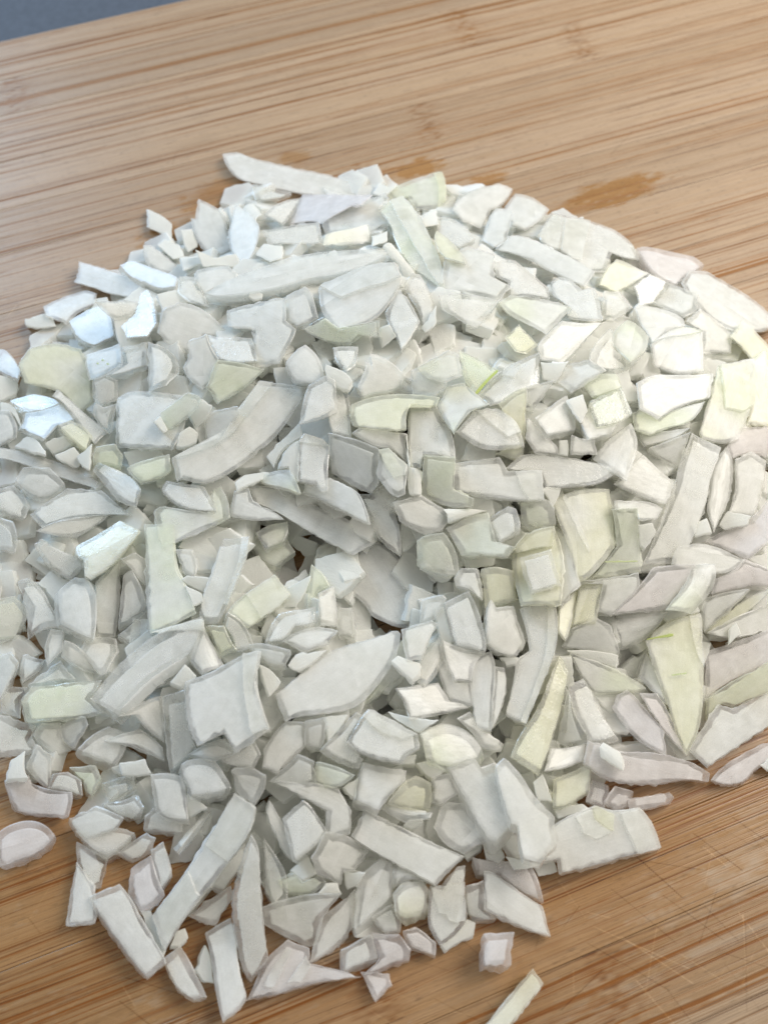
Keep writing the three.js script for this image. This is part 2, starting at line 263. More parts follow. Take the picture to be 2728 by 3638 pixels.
  for (let i = 0; i < p.count; i += 3) {                     // texture coordinates in metres, along the face they are on
    const az = Math.abs(nn.getZ(i) + nn.getZ(i + 1) + nn.getZ(i + 2)), ax = Math.abs(nn.getX(i) + nn.getX(i + 1) + nn.getX(i + 2)), ay = Math.abs(nn.getY(i) + nn.getY(i + 1) + nn.getY(i + 2));
    for (let k = i; k < i + 3; k++) { const X = p.getX(k), Y = p.getY(k), Z = p.getZ(k), [u, v] = az >= ax && az >= ay ? [X, Y] : ay > ax ? [X, Z] : [Y, Z]; uv[2 * k] = u * S + ou; uv[2 * k + 1] = v * S + ov; }
  }
  g.setAttribute('uv', new THREE.BufferAttribute(uv, 2));
  return g;
}

// ---------------------------------------------------------------- onion: pieces, laid one upon another
const GW = 228, GH = 304, CELL = 12, tops = new Float32Array(GW * GH), owner = new Int16Array(GW * GH).fill(-1);        // how near the heap already comes, per patch of view
const GROUP = 'chopped onion pieces of the heap';
let TX = 0, TY = 0; const T = (x, y) => { TX = x; TY = y; }, list = [], seenLabels = new Map();
function o(code, kind, label, pts, opts = {}) {
  const flat = pts.map((v, i) => (i % 2 ? TY : TX) + v / 1.659), poly = []; for (let i = 0; i < flat.length; i += 2) poly.push([flat[i], flat[i + 1]]);
  const kids = (opts.kids ?? []).map((k) => ({ ...k, poly: k.pts.reduce((a, v, i) => { if (i % 2) a[a.length - 1].push(TY + v / 1.659); else a.push([TX + v / 1.659]); return a; }, []) }));
  list.push({ layer: +code[0], tint: code[1], t: parseFloat(code.slice(2)) / 1000, shiny: code.endsWith('s'), kind, label, poly, opts: { ...opts, e: opts.e && opts.e.map((v) => v / 1.659) }, kids, at: list.length });
  if (seenLabels.has(label)) console.log('same label twice:', label); seenLabels.set(label, 1);
}
function cellsOf(poly) {
  const xs = poly.map((p) => p[0]), ys = poly.map((p) => p[1]), out = [];
  for (let j = Math.max(0, Math.floor(Math.min(...ys) / CELL)); j <= Math.min(GH - 1, Math.max(...ys) / CELL); j++) for (let i = Math.max(0, Math.floor(Math.min(...xs) / CELL)); i <= Math.min(GW - 1, Math.max(...xs) / CELL); i++) if (inside(poly, (i + 0.5) * CELL, (j + 0.5) * CELL)) out.push(j * GW + i);
  return out;
}
const cellRay = (c) => ray((c % GW + 0.5) * CELL, (Math.floor(c / GW) + 0.5) * CELL);
function lay(q) {
  const R = rng(q.at * 2654435761 + 99), gauss = () => (R() + R() + R() - 1.5) * 1.15;
  const cx = q.poly.reduce((s, p) => s + p[0], 0) / q.poly.length, cy = q.poly.reduce((s, p) => s + p[1], 0) / q.poly.length, d0 = ray(cx, cy);
  let s = landing(cx, cy); const P0 = EYE.clone().addScaledVector(d0, s);
  const out = Math.min(1, relief(P0.x, P0.z) / 0.004), [tx, ty] = q.opts.tilt ? q.opts.tilt.map((v) => v / 57.3) : [gauss() * 0.36 * (0.25 + 0.75 * out), gauss() * 0.34 * (0.25 + 0.75 * out)];
  const right = new THREE.Vector3(1, 0, 0), up = new THREE.Vector3(0, Math.cos(PITCH), -Math.sin(PITCH));
  const n = slope(P0.x, P0.z).multiplyScalar(q.opts.flat ? 1 : 0.68).addScaledVector(d0, q.opts.flat ? 0 : -0.32 * out - 0.03).normalize().addScaledVector(right, Math.tan(tx)).addScaledVector(up, Math.tan(ty)).normalize();
  const t = q.t, cells = cellsOf(q.poly), dirs = cells.map(cellRay);
  const hit = (d, P) => P.clone().sub(EYE).dot(n) / d.dot(n);
  s -= t * 0.9 / Math.max(0.5, -d0.dot(n));
  for (let pass = 0; pass < 3; pass++) {
    P0.copy(EYE).addScaledVector(d0, s);
    const over = cells.map((c, i) => tops[c] ? hit(dirs[i], P0) + t * 0.75 - tops[c] : -1).sort((a, b) => a - b), need = over.length ? over[Math.min(over.length - 1, Math.floor(over.length * 0.8))] : 0;
    if (need > 0) s -= need; else break;
  }
  P0.copy(EYE).addScaledVector(d0, s);
  let e1 = new THREE.Vector3(), e2 = new THREE.Vector3(), local = null;
  const frame = () => {
    const w = q.poly.map(([x, y]) => { const d = ray(x, y); return EYE.clone().addScaledVector(d, hit(d, P0)); });
    let A = new THREE.Vector3(1, 0, 0).addScaledVector(n, -n.x).normalize(), B = n.clone().cross(A), sxx = 0, sxy = 0, syy = 0;
    for (const p of w) { const v = p.clone().sub(P0), a = v.dot(A), b = v.dot(B); sxx += a * a; sxy += a * b; syy += b * b; }
    const th = 0.5 * Math.atan2(2 * sxy, sxx - syy); e1 = A.clone().multiplyScalar(Math.cos(th)).addScaledVector(B, Math.sin(th)); e2 = n.clone().cross(e1);
    local = w.map((p) => { const v = p.clone().sub(P0); return [v.dot(e1), v.dot(e2)]; });
    return Math.min(...w.map((p) => p.y - n.y * t));
  };
  for (let k = 0; k < 6; k++) { const lowest = frame(); if (lowest >= 0.0001) break; s -= (0.00012 - lowest) / -d0.y; P0.copy(EYE).addScaledVector(d0, s); }
  frame();
  cells.forEach((c, i) => { const h = hit(dirs[i], P0); if (!tops[c] || h < tops[c]) { tops[c] = h; owner[c] = q.at; } });
  const chunky = !q.opts.e && ['dice', 'chunk', 'wedge'].includes(q.kind) && q.t >= 0.0035 && !q.kids.length;
  const W = Math.max(...local.map((p) => Math.abs(p[1]))), bow = q.opts.bow !== undefined ? q.opts.bow / 1000 : (q.kind === 'petal' ? gauss() * 0.0011 + 0.0007 : gauss() * 0.0004 + 0.0002), ph = R() * 9, ph2 = R() * 9;
  const z = (u, v) => -bow * (v / W) ** 2 + 0.00012 * Math.sin(u * 420 + ph) * Math.sin(v * 780 + ph2) + 0.00004 * Math.sin(u * 1500 + v * 900 + ph2);
  let lean = [0, 0];
  if (chunky) { const k = 0.95 + 0.04 * R(); local = local.map(([x, y]) => [x * k, y * k]); }
  { const size = Math.sqrt(cells.length) * CELL, e = q.opts.e ?? (chunky ? [(R() - 0.5) * 0.3 * size, (0.1 + 0.22 * R()) * size] : [(R() - 0.5) * 16, (R() - 0.2) * 16]), d = ray(cx + e[0], cy + e[1]), Pb = P0.clone().addScaledVector(n, -t), h = Pb.clone().sub(EYE).dot(n) / d.dot(n), v = EYE.clone().addScaledVector(d, h).sub(Pb); lean = [v.dot(e1), v.dot(e2)]; }
  const basis = new THREE.Matrix4().makeBasis(e1, e2, n);
  if (q.layer && 'wclv'.includes(q.tint) && R() < 0.2) q.shiny = true;
  const mk = Math.floor(R() * 3), thing = shadows(new THREE.Mesh(flesh(local, t, z, R, lean, TINTS[q.tint][4] / 1000 * (0.7 + 0.6 * R())), [0, 1].map((k) => onionMaterial(q.tint, k === 0 && q.shiny, mk, k))));
  thing.position.copy(P0); thing.quaternion.setFromRotationMatrix(basis);
  thing.userData = { label: q.label, category: 'onion piece', group: GROUP };
  for (const k of q.kids) {
    const lp = k.poly.map(([x, y]) => { const d = ray(x, y), v = EYE.clone().addScaledVector(d, hit(d, P0)).sub(P0); return [v.dot(e1), v.dot(e2)]; }), lift = (k.lift ?? 0.5) / 1000;
    const m = shadows(new THREE.Mesh(solid(lp, (k.t ?? 1) / 1000, (u, v) => z(u, v) + lift, R, [0, 0], k.name === 'vein' ? 0.00005 : 0.00012), onionMaterial(k.tint, !!k.shiny, k.name === 'vein' || k.name === 'speck' ? 0 : mk, k.name === 'vein' || k.name === 'speck' ? 1 : 0)));
    m.name = k.name; if (k.label) m.userData.label = k.label; thing.add(m);
  }
  q.thing = thing;
}

// ---------------------------------------------------------------- the pieces one can tell apart: [layer, tint, thickness in mm, s = wet or frosted], kind, label, outline of the upper face
T(0, 500);
o('0p3', 'flake', 'small pinkish flake lying alone on the board at the upper left of the heap', [870, 400, 965, 445, 1015, 490, 1012, 575, 940, 540, 875, 510]);
o('1w4', 'petal', 'jagged two-pointed white petal standing up at the upper left edge of the heap', [1170, 340, 1240, 370, 1300, 410, 1330, 480, 1345, 545, 1380, 640, 1250, 690, 1160, 600, 1140, 540, 1125, 455, 1150, 460]);
o('1w4', 'petal', 'pointed white petal just right of the jagged two-pointed petal', [1390, 375, 1460, 410, 1520, 480, 1540, 530, 1510, 640, 1430, 770, 1370, 660, 1345, 540, 1365, 480]);
o('1w3', 'dice', 'tiny white square tucked left of the jagged two-pointed petal', [1065, 525, 1130, 515, 1165, 620, 1110, 655, 1085, 610]);
o('1v4', 'strip', 'short pale lilac strip below the pinkish flake at the upper left edge', [845, 615, 880, 610, 1000, 690, 1050, 740, 1040, 790, 900, 760, 845, 700]);
o('1w4', 'chunk', 'milky chunk behind the long pinkish strip at the upper left', [700, 730, 780, 700, 900, 740, 1000, 780, 1048, 800, 1040, 860, 940, 870, 860, 840, 760, 800]);
o('2w4', 'strip', 'pinkish white strip with a straight end, lowest of the strips at the upper left edge', [465, 715, 600, 745, 720, 790, 860, 840, 830, 930, 640, 905, 560, 865, 440, 835, 460, 780], { tilt: [-4, -8] });
o('1w4', 'petal', 'broad white petal at the far left edge below the pinkish strip', [250, 965, 350, 900, 500, 865, 570, 900, 560, 950, 440, 1010, 380, 1060, 270, 1030]);
o('0c4', 'strip', 'small bluish tip sticking out at the far left of the heap', [145, 1050, 240, 1020, 300, 1010, 330, 1090, 220, 1105, 150, 1085]);
o('2c5s', 'chunk', 'wet chunk with blue glints at the upper left', [830, 890, 870, 860, 920, 960, 930, 1080, 870, 1160, 740, 1170, 700, 1090, 790, 1020, 815, 960], { tilt: [-8, 14] });
o('2v3', 'petal', 'curled lilac-white petal, its rounded upper half left of the wet sparkling piece', [960, 1000, 1050, 945, 1130, 950, 1230, 1010, 1330, 1110, 1340, 1150, 1215, 1150, 1180, 1260, 1110, 1250, 1000, 1210, 930, 1130], { bow: 1.2 });
o('2v3', 'petal', 'lilac-white petal hanging down left of the sparkling four-sided piece', [1110, 1180, 1215, 1140, 1240, 1210, 1290, 1290, 1280, 1400, 1190, 1466, 1100, 1400, 1078, 1341, 1115, 1270]);
o('2w3s', 'dice', 'sparkling four-sided white piece left of the heap centre', [1210, 1135, 1280, 1155, 1480, 1155, 1500, 1200, 1520, 1300, 1400, 1310, 1280, 1285, 1240, 1220], { tilt: [-6, 16] });
o('1w4', 'chunk', 'rounded milky chunk at the left end of the grey-blue strip', [1150, 760, 1200, 740, 1350, 725, 1410, 780, 1380, 860, 1280, 860, 1200, 900, 1140, 840]);
o('2c3s', 'bead', 'tiny clear onion bead beside the grey-blue strip', [1465, 890, 1510, 878, 1550, 900, 1545, 930, 1500, 940, 1465, 920]);
o('0g3', 'flake', 'small grey flake left of the pointed white petal, in the gap', [1060, 690, 1180, 680, 1200, 720, 1080, 760]);
o('0g3', 'flake', 'dull greenish bit behind the pointed white petal at the upper left', [1430, 380, 1490, 360, 1540, 420, 1500, 480]);
o('0c4', 'chunk', 'bluish chunk just under the wet chunk with blue glints', [660, 1010, 740, 980, 830, 1000, 900, 1150, 860, 1240, 760, 1270, 690, 1190]);
o('0c4', 'chunk', 'pale blue block below the broad white petal at the far left', [400, 1060, 470, 1010, 600, 960, 660, 1010, 680, 1150, 560, 1210, 460, 1180]);
o('0c3', 'petal', 'faint blue petal in the hollow under the pinkish white strip', [560, 940, 800, 940, 820, 960, 780, 1030, 680, 1050, 600, 1000]);
o('0m4', 'chunk', 'cream chunk in the hollow right of the wet chunk with blue glints', [920, 900, 1030, 870, 1180, 880, 1230, 950, 1100, 950, 960, 1000]);
o('0g4', 'dice', 'grey-white dice under the rounded milky chunk at the upper left', [1050, 790, 1150, 790, 1200, 900, 1230, 980, 1110, 950, 1040, 880]);
o('0g4', 'petal', 'grey petal in shade right of the tiny white square', [1150, 640, 1260, 690, 1390, 660, 1440, 770, 1340, 730, 1200, 740]);
o('0g3', 'flake', 'pale bluish flake at the heap edge behind the short lilac strip', [930, 610, 970, 580, 1060, 610, 1090, 680, 1020, 690]);
T(900, 500);
o('1w3', 'strip', 'longest pinkish strip, lying across the far edge of the heap', [-183, -95, -183, 75, -100, 62, 0, 100, 180, 140, 400, 185, 560, 230, 690, 290, 600, 330, 440, 330, 240, 300, 0, 245, -105, 215, -160, 150].slice(2), { tilt: [0, -6] });
o('0g4', 'dice', 'grey piece under the left end of the longest pinkish strip', [-10, 245, 230, 300, 150, 340, 10, 345, -10, 300]);
o('1w4', 'dice', 'two-toned dice under the middle of the longest pinkish strip', [70, 420, 150, 350, 290, 330, 240, 420, 180, 495, 60, 430]);
o('0p4', 'petal', 'broad pale pink slab beneath the longest pinkish strip', [280, 300, 700, 310, 640, 380, 600, 370, 400, 480, 330, 460, 200, 490, 250, 390]);
o('0g4', 'petal', 'broad glassy grey slab behind the bluish glossy strip at the top', [390, 460, 600, 370, 780, 300, 800, 330, 740, 400, 810, 480, 700, 540, 420, 540]);
o('0p3', 'flake', 'small pink point peeping over the far edge beside the lime-rimmed petal', [700, 310, 740, 245, 800, 270, 850, 260, 780, 330]);
o('1l4', 'petal', 'curved petal with a pale lime rim at the far edge of the heap', [770, 290, 900, 230, 1090, 165, 1115, 175, 1140, 290, 1130, 350, 1080, 390, 960, 400, 900, 330, 820, 350], { tilt: [-6, -12], kids: [{ name: 'rim', label: 'pale lime cut rim', tint: 'y', t: 1.4, lift: 0.3, pts: [1060, 180, 1110, 170, 1140, 290, 1130, 350, 1085, 385, 1095, 270] }] });
o('2v3s', 'strip', 'glossy bluish strip near the top with a bright end', [55, 535, 190, 500, 390, 480, 400, 560, 420, 600, 90, 610], { tilt: [-4, -10] });
o('1l3', 'strip', 'pale lime strip continuing right of the glossy bluish strip', [420, 555, 480, 530, 600, 510, 675, 490, 695, 600, 560, 620, 410, 615]);
o('0g3', 'dice', 'small grey dice between the pale lime strip and the long diagonal strip', [700, 560, 790, 530, 790, 590, 700, 620]);
o('1c3s', 'dice', 'small wet dice below the left end of the glossy bluish strip', [10, 660, 60, 605, 170, 610, 170, 690, 100, 710]);
o('1c5', 'strip', 'long segmented strip, grey-blue at its left end, above the big faceted chunk', [-293, 900, -120, 800, 0, 765, 180, 690, 380, 650, 740, 635, 800, 655, 690, 720, 500, 785, 350, 800, 200, 850, 0, 890, -200, 920], { tilt: [-2, 2], e: [10, 70] });
o('2l4', 'strip', 'long diagonal pale green strip at the top of the heap', [740, 395, 800, 350, 880, 320, 940, 370, 1050, 570, 1110, 700, 1135, 860, 1100, 870, 1010, 800, 940, 760, 870, 650, 820, 560, 810, 480], { tilt: [-10, 6], kids: [{ name: 'layer', tint: 'w', t: 1, lift: 0.5, pts: [800, 355, 880, 325, 935, 370, 1045, 570, 1105, 700, 1125, 850, 1090, 850, 1020, 740, 960, 640, 880, 500] }] });
o('0w3', 'petal', 'yellow-green petal in the shade under the long diagonal strip', [765, 610, 820, 580, 940, 740, 960, 780, 890, 800, 860, 720, 790, 660]);
o('2w4s', 'dice', 'small sparkling white dice right of the long diagonal strip', [990, 455, 1040, 405, 1075, 400, 1095, 490, 1010, 505], { tilt: [6, 20] });
o('1w4', 'dice', 'white four-sided dice right of the small sparkling dice at the top', [1100, 440, 1180, 450, 1260, 510, 1310, 575, 1220, 630, 1130, 590, 1075, 520]);
o('2y3', 'flake', 'pointed cream flake with a yellow tip right of the long diagonal strip', [1060, 560, 1080, 525, 1180, 600, 1240, 680, 1250, 720, 1130, 690, 1085, 640]);
o('1w5', 'petal', 'plump white petal at the far edge, right of the lime-rimmed petal', [1170, 400, 1220, 300, 1300, 270, 1450, 245, 1530, 280, 1480, 370, 1400, 400, 1350, 500, 1230, 470]);
o('2v4', 'dice', 'lilac-tinted rectangular piece near the top right', [1345, 580, 1400, 420, 1430, 390, 1530, 400, 1520, 490, 1480, 600, 1420, 630], { tilt: [-14, 4] });
o('0m4', 'petal', 'wide cream slab in the hollow right of the long diagonal strip', [1120, 710, 1260, 600, 1420, 640, 1420, 800, 1520, 860, 1450, 940, 1230, 890, 1090, 900, 1110, 800]);
o('2w6', 'chunk', 'large faceted white chunk in the upper middle', [380, 840, 500, 785, 690, 715, 840, 715, 880, 800, 860, 870, 770, 990, 720, 1035, 640, 1080, 500, 1120, 390, 1010], { tilt: [-6, 4], bow: 1.4, kids: [{ name: 'facet', tint: 'w', t: 1.2, lift: 0.7, pts: [385, 845, 500, 790, 690, 720, 835, 720, 870, 800, 770, 850, 640, 880, 520, 930] }] });
o('2w5s', 'chunk', 'rounded frosted chunk right of the large faceted chunk', [885, 830, 930, 770, 980, 775, 1030, 850, 1080, 960, 1050, 1080, 1000, 1100, 980, 1020, 930, 930, 890, 870], { bow: 1.2 });
o('2w4s', 'wedge', 'diamond-shaped grainy piece right of the large faceted chunk', [770, 1010, 840, 870, 870, 870, 930, 950, 985, 1060, 930, 1170, 870, 1240, 850, 1180, 790, 1080], { tilt: [-8, 8] });
o('0y4', 'chunk', 'yellow-green bit under the rounded frosted chunk', [985, 1100, 1040, 1020, 1080, 960, 1070, 1090, 1010, 1135]);
o('2c5', 'dice', 'pale bluish block left of the large faceted chunk', [190, 910, 310, 850, 350, 890, 385, 1040, 260, 1100, 190, 1060, 175, 960], { tilt: [-8, -2] });
o('1c4', 'petal', 'wide glassy pale green slab left of the large faceted chunk', [-160, 1000, 0, 955, 170, 905, 190, 1000, 190, 1060, 250, 1110, 240, 1160, 150, 1300, 0, 1327, -10, 1100, -160, 1090]);
o('1l4', 'petal', 'pale lime petal under the front edge of the large faceted chunk', [280, 1110, 400, 1040, 480, 1100, 640, 1080, 740, 1060, 750, 1160, 640, 1150, 560, 1210, 450, 1200, 350, 1155]);
o('1m3', 'wedge', 'small upright sliver left of the diamond-shaped grainy piece', [750, 1100, 800, 1080, 840, 1150, 765, 1215, 750, 1170]);
o('1g4', 'petal', 'glassy grey-green slab right of the rounded frosted chunk', [1090, 910, 1230, 890, 1450, 940, 1340, 1085, 1300, 1110, 1110, 990]);
T(1728, 500);
o('1w5', 'petal', 'smooth cream-white lobe beside the lilac-tinted rectangular piece', [110, 370, 170, 305, 260, 320, 375, 385, 340, 440, 270, 500, 220, 525, 150, 490], { bow: 1.2 });
o('1w5', 'petal', 'broad ribbed petal forming the far right edge of the heap', [290, 560, 390, 410, 560, 435, 700, 480, 800, 540, 870, 610, 900, 700, 820, 690, 740, 660, 700, 760, 600, 760, 500, 690, 430, 640, 350, 620], { bow: 1.2, tilt: [4, 4], kids: [{ name: 'rib', tint: 'w', t: 1, lift: 0.4, shiny: true, pts: [295, 560, 395, 415, 455, 425, 420, 640, 350, 618] }, { name: 'rib', tint: 'm', t: 1, lift: 0.35, pts: [470, 430, 620, 455, 560, 700, 500, 688, 440, 640] }] });
o('0p4', 'chunk', 'fuzzy pinkish piece out of focus at the far right edge', [880, 625, 940, 610, 1110, 650, 1230, 680, 1290, 730, 1200, 780, 1130, 840, 1000, 780, 930, 710]);
o('1m5', 'petal', 'big smooth petal at the right side of the picture, near the top of the heap', [1150, 830, 1190, 760, 1300, 755, 1450, 830, 1600, 930, 1700, 1030, 1690, 1110, 1560, 1130, 1400, 1080, 1260, 980], { bow: 1.5 });
o('1w4', 'petal', 'pale square-ended petal left of the big smooth petal at the right', [870, 850, 960, 780, 1060, 830, 980, 960, 900, 970]);
o('0g4', 'petal', 'shaded grey petal under the big smooth petal at the right', [960, 940, 1060, 830, 1250, 900, 1240, 1000, 1160, 1040, 1040, 990]);
o('1y3', 'petal', 'yellowish see-through petal right of the broad ribbed petal', [690, 770, 760, 700, 830, 720, 960, 780, 880, 830, 760, 900, 660, 850]);
o('0w4', 'strip', 'dim olive strip in the shade below the broad ribbed petal', [50, 640, 130, 560, 250, 560, 500, 690, 640, 770, 580, 860, 420, 800, 200, 670]);
o('2w4s', 'petal', 'bright white petal with a bluish left end in the upper right', [45, 710, 180, 680, 260, 740, 375, 830, 375, 930, 270, 910, 140, 890, 130, 820, 60, 780], { tilt: [4, 12] });
o('1w4', 'petal', 'milky notched petal right of the bright white petal with a bluish end', [380, 830, 430, 800, 500, 820, 560, 880, 640, 880, 685, 1060, 600, 1060, 480, 1050, 500, 990, 390, 920]);
o('2w5', 'chunk', 'white three-cornered chunk above the two cubes in the upper right', [865, 975, 960, 960, 1100, 1000, 1170, 1050, 1180, 1090, 1080, 1110, 980, 1190, 900, 1080], { tilt: [2, 8] });
o('2l6', 'dice', 'small lime-white cube left of the large blocky cube in the upper right', [745, 1110, 830, 1045, 900, 1080, 960, 1150, 950, 1240, 850, 1310, 780, 1250, 735, 1190]);
o('2w7', 'dice', 'large blocky white cube in the upper right', [965, 1195, 1080, 1115, 1180, 1095, 1275, 1120, 1285, 1360, 1110, 1380, 990, 1330], { tilt: [-8, 0], kids: [{ name: 'facet', tint: 'l', t: 1, lift: 0.5, pts: [970, 1190, 1080, 1118, 1180, 1098, 1272, 1122, 1180, 1150, 1060, 1160] }] });
o('2y4', 'petal', 'cream petal with a pale yellow cut rim at the right frame edge', [1435, 1150, 1510, 1050, 1659, 1180, 1730, 1300, 1600, 1320, 1550, 1270], { tilt: [8, -4] });
o('0g4', 'petal', 'dull petal in the hollow left of the three-cornered chunk', [690, 880, 780, 890, 860, 980, 750, 1060, 680, 1050]);
o('1g4', 'wedge', 'shaded wedge left of the small lime-white cube', [600, 1280, 640, 1180, 740, 1090, 750, 1220, 850, 1310, 800, 1350, 690, 1350, 620, 1320]);
o('2l3', 'petal', 'leaf-shaped pale green petal in the upper right middle', [70, 950, 140, 905, 290, 925, 500, 980, 430, 1060, 350, 1140, 200, 1060, 110, 1010], { tilt: [0, 8] });
o('2y3s', 'flake', 'small glittering cream flake on the pale green petals', [110, 1150, 190, 1080, 230, 1130, 300, 1200, 240, 1250, 170, 1240, 130, 1190], { tilt: [14, 18] });
o('1m4', 'petal', 'broad milky petal below the notched petal in the upper right', [345, 1140, 450, 1050, 560, 1075, 680, 1070, 600, 1150, 520, 1250, 440, 1310, 320, 1290, 300, 1200]);
o('0m4', 'petal', 'wide cream slab beneath the pale square-ended petal at the right', [1180, 1060, 1260, 980, 1400, 1080, 1450, 1150, 1440, 1250, 1280, 1250, 1270, 1120]);
T(0, 1200);
o('0y4', 'petal', 'large translucent petal with a yellowish patch at the left', [170, 60, 330, 20, 470, 60, 540, 200, 550, 380, 480, 440, 400, 340, 300, 300, 140, 260, 110, 150]);
o('1c4', 'dice', 'bluish white piece at the left frame edge, highest there', [0, 60, 35, 60, 95, 130, 130, 200, 110, 250, 0, 205, -60, 150]);
o('0g4', 'chunk', 'greenish grey chunk at the left frame edge under the bluish piece', [-50, 210, 30, 220, 110, 260, 100, 330, 0, 370, -50, 340]);
o('2c4', 'dice', 'pale green dice with tiny dark green specks, left of the heap centre', [500, 95, 700, 30, 720, 60, 720, 150, 620, 225, 530, 245], { tilt: [-10, 6], kids: [{ name: 'speck', tint: 'n', t: 0.4, lift: 0.06, pts: [570, 148, 580, 144, 584, 152, 574, 156] }, { name: 'speck', tint: 'n', t: 0.4, lift: 0.06, pts: [630, 152, 640, 148, 644, 158, 633, 160] }, { name: 'speck', tint: 'n', t: 0.4, lift: 0.06, pts: [600, 128, 608, 124, 612, 132, 603, 135] }] });
o('1g4', 'dice', 'greenish grey dice right of the specked dice', [720, 50, 870, 20, 870, 160, 720, 210, 620, 225, 720, 150]);
o('1w3', 'petal', 'milky petal hanging below the specked dice', [540, 250, 620, 215, 690, 250, 690, 360, 600, 405, 560, 370]);
o('0g4', 'petal', 'grey petal in the hollow right of the specked dice', [870, 20, 990, 60, 1050, 130, 1050, 200, 980, 280, 870, 310, 870, 160]);
o('0g3', 'petal', 'large flat glassy grey petal in the left hollow', [690, 350, 760, 310, 870, 310, 1020, 320, 1090, 330, 1100, 500, 1040, 620, 1020, 655, 830, 645, 670, 620], { tilt: [-6, 14] });
o('1l3', 'strip', 'pale green band lying on the flat glassy grey petal', [945, 440, 1110, 320, 1170, 340, 1190, 370, 1120, 470, 990, 545, 950, 480]);
o('1g3', 'flake', 'small green-grey tab at the left end of the pale green band', [905, 490, 945, 460, 990, 545, 970, 560]);
o('1g3', 'dice', 'lilac-grey dice right of the pale green band', [1110, 450, 1190, 360, 1250, 400, 1220, 480, 1160, 530]);
o('1l3', 'petal', 'see-through grey-green petal under the sparkling four-sided piece', [1215, 290, 1280, 130, 1400, 140, 1560, 185, 1480, 270, 1380, 340, 1285, 390]);
o('0w4', 'chunk', 'olive chunk in the dark gap left of the frosted-rim petal', [1200, 490, 1250, 430, 1400, 400, 1420, 440, 1340, 540, 1300, 590, 1220, 600]);
o('0w4', 'chunk', 'olive bit deep in the left hollow beside the dark gap', [1040, 640, 1060, 560, 1120, 520, 1170, 560, 1160, 620, 1080, 650]);
o('2c4s', 'dice', 'glossy bluish plate on top of the wet cluster at the left', [50, 370, 200, 320, 300, 345, 370, 380, 250, 430, 150, 440], { tilt: [-8, 14] });
o('2w4s', 'strip', 'wet white slab sloping right in the cluster at the left', [310, 340, 340, 300, 450, 390, 480, 430, 640, 550, 560, 630, 540, 600, 440, 480, 370, 370], { tilt: [10, 8] });
o('2y4s', 'dice', 'brightly shining cream face at the front of the wet cluster at the left', [340, 510, 410, 480, 500, 520, 550, 580, 520, 665, 380, 575], { tilt: [12, 22] });
o('1g4', 'dice', 'clear grey dice under the glossy bluish plate at the left', [150, 440, 250, 430, 370, 380, 440, 480, 340, 520, 260, 600, 120, 540]);
o('2v2.5', 'strip', 'long thin lilac-white strip entering from the left frame edge', [-60, 632, 0, 645, 130, 665, 300, 720, 450, 770, 580, 850, 560, 885, 380, 830, 200, 760, 0, 705, -60, 690], { bow: 0 });
o('0c5', 'chunk', 'dusky bluish chunk at the left frame edge left of the wet cluster', [-60, 420, 60, 420, 110, 520, 100, 590, 0, 640, -60, 600]);
o('0l4', 'dice', 'greenish bit just above the long thin lilac-white strip', [80, 640, 160, 580, 230, 600, 270, 690, 150, 660]);
o('1w4', 'chunk', 'white crumb under the shining cream face at the left', [260, 620, 370, 575, 450, 610, 400, 650, 310, 690]);
o('1w4', 'dice', 'milky dice touching the upper side of the long thin lilac-white strip', [320, 690, 440, 640, 490, 720, 460, 770, 340, 720]);
o('0w4', 'wedge', 'small pale wedge right of the shining cream face', [450, 700, 540, 620, 530, 780, 480, 760]);
o('0l4', 'dice', 'dull lime dice below the flat glassy grey petal', [540, 700, 560, 640, 680, 620, 730, 690, 720, 760, 640, 740, 550, 740]);
o('1l5', 'dice', 'pale lime block left of the frosted-rim petal', [750, 760, 790, 730, 1000, 675, 1015, 780, 1000, 800, 950, 830, 830, 860, 770, 800], { tilt: [0, 6] });
o('0g4', 'petal', 'grey petal below the right end of the long thin strip', [540, 780, 580, 730, 700, 780, 790, 830, 830, 900, 800, 1000, 680, 960, 600, 850]);
o('2c4', 'petal', 'large curved petal with a frosted bluish rim, left of the heap centre', [1010, 710, 1090, 665, 1310, 585, 1420, 410, 1530, 250, 1700, 270, 1813, 290, 1750, 410, 1640, 570, 1560, 640, 1460, 730, 1300, 830, 1200, 865, 1060, 830, 1045, 850], { tilt: [4, 6], bow: 0.3, kids: [{ name: 'cut_edge', label: 'frosted bluish cut edge', tint: 'c', shiny: true, t: 1.2, lift: 0.6, pts: [1012, 712, 1090, 667, 1310, 588, 1420, 412, 1530, 252, 1612, 262, 1520, 390, 1430, 500, 1350, 600, 1100, 700] }] });
o('2v4s', 'petal', 'folded lilac petal with a pink sheen under the frosted-rim petal', [950, 890, 980, 840, 1040, 850, 1200, 870, 1280, 1020, 1230, 1030, 1100, 1010, 990, 960], { tilt: [-8, 12] });
o('1l4', 'dice', 'broad pale block with a straight lower edge, below the folded lilac petal', [905, 1030, 940, 990, 1000, 1000, 1100, 1015, 1270, 1030, 1250, 900, 1300, 870, 1350, 960, 1355, 1060, 1150, 1160, 950, 1235, 925, 1130], { e: [-6, 14] });
o('1g3', 'petal', 'flat marbled grey petal below the long thin lilac-white strip', [175, 1040, 290, 960, 400, 890, 600, 900, 680, 970, 780, 1045, 640, 1040, 450, 1060, 250, 1120], { tilt: [0, 10] });
o('1w3', 'petal', 'pale lip along the front of the flat marbled grey petal', [210, 1140, 310, 1085, 450, 1060, 640, 1040, 620, 1080, 450, 1180, 330, 1170]);
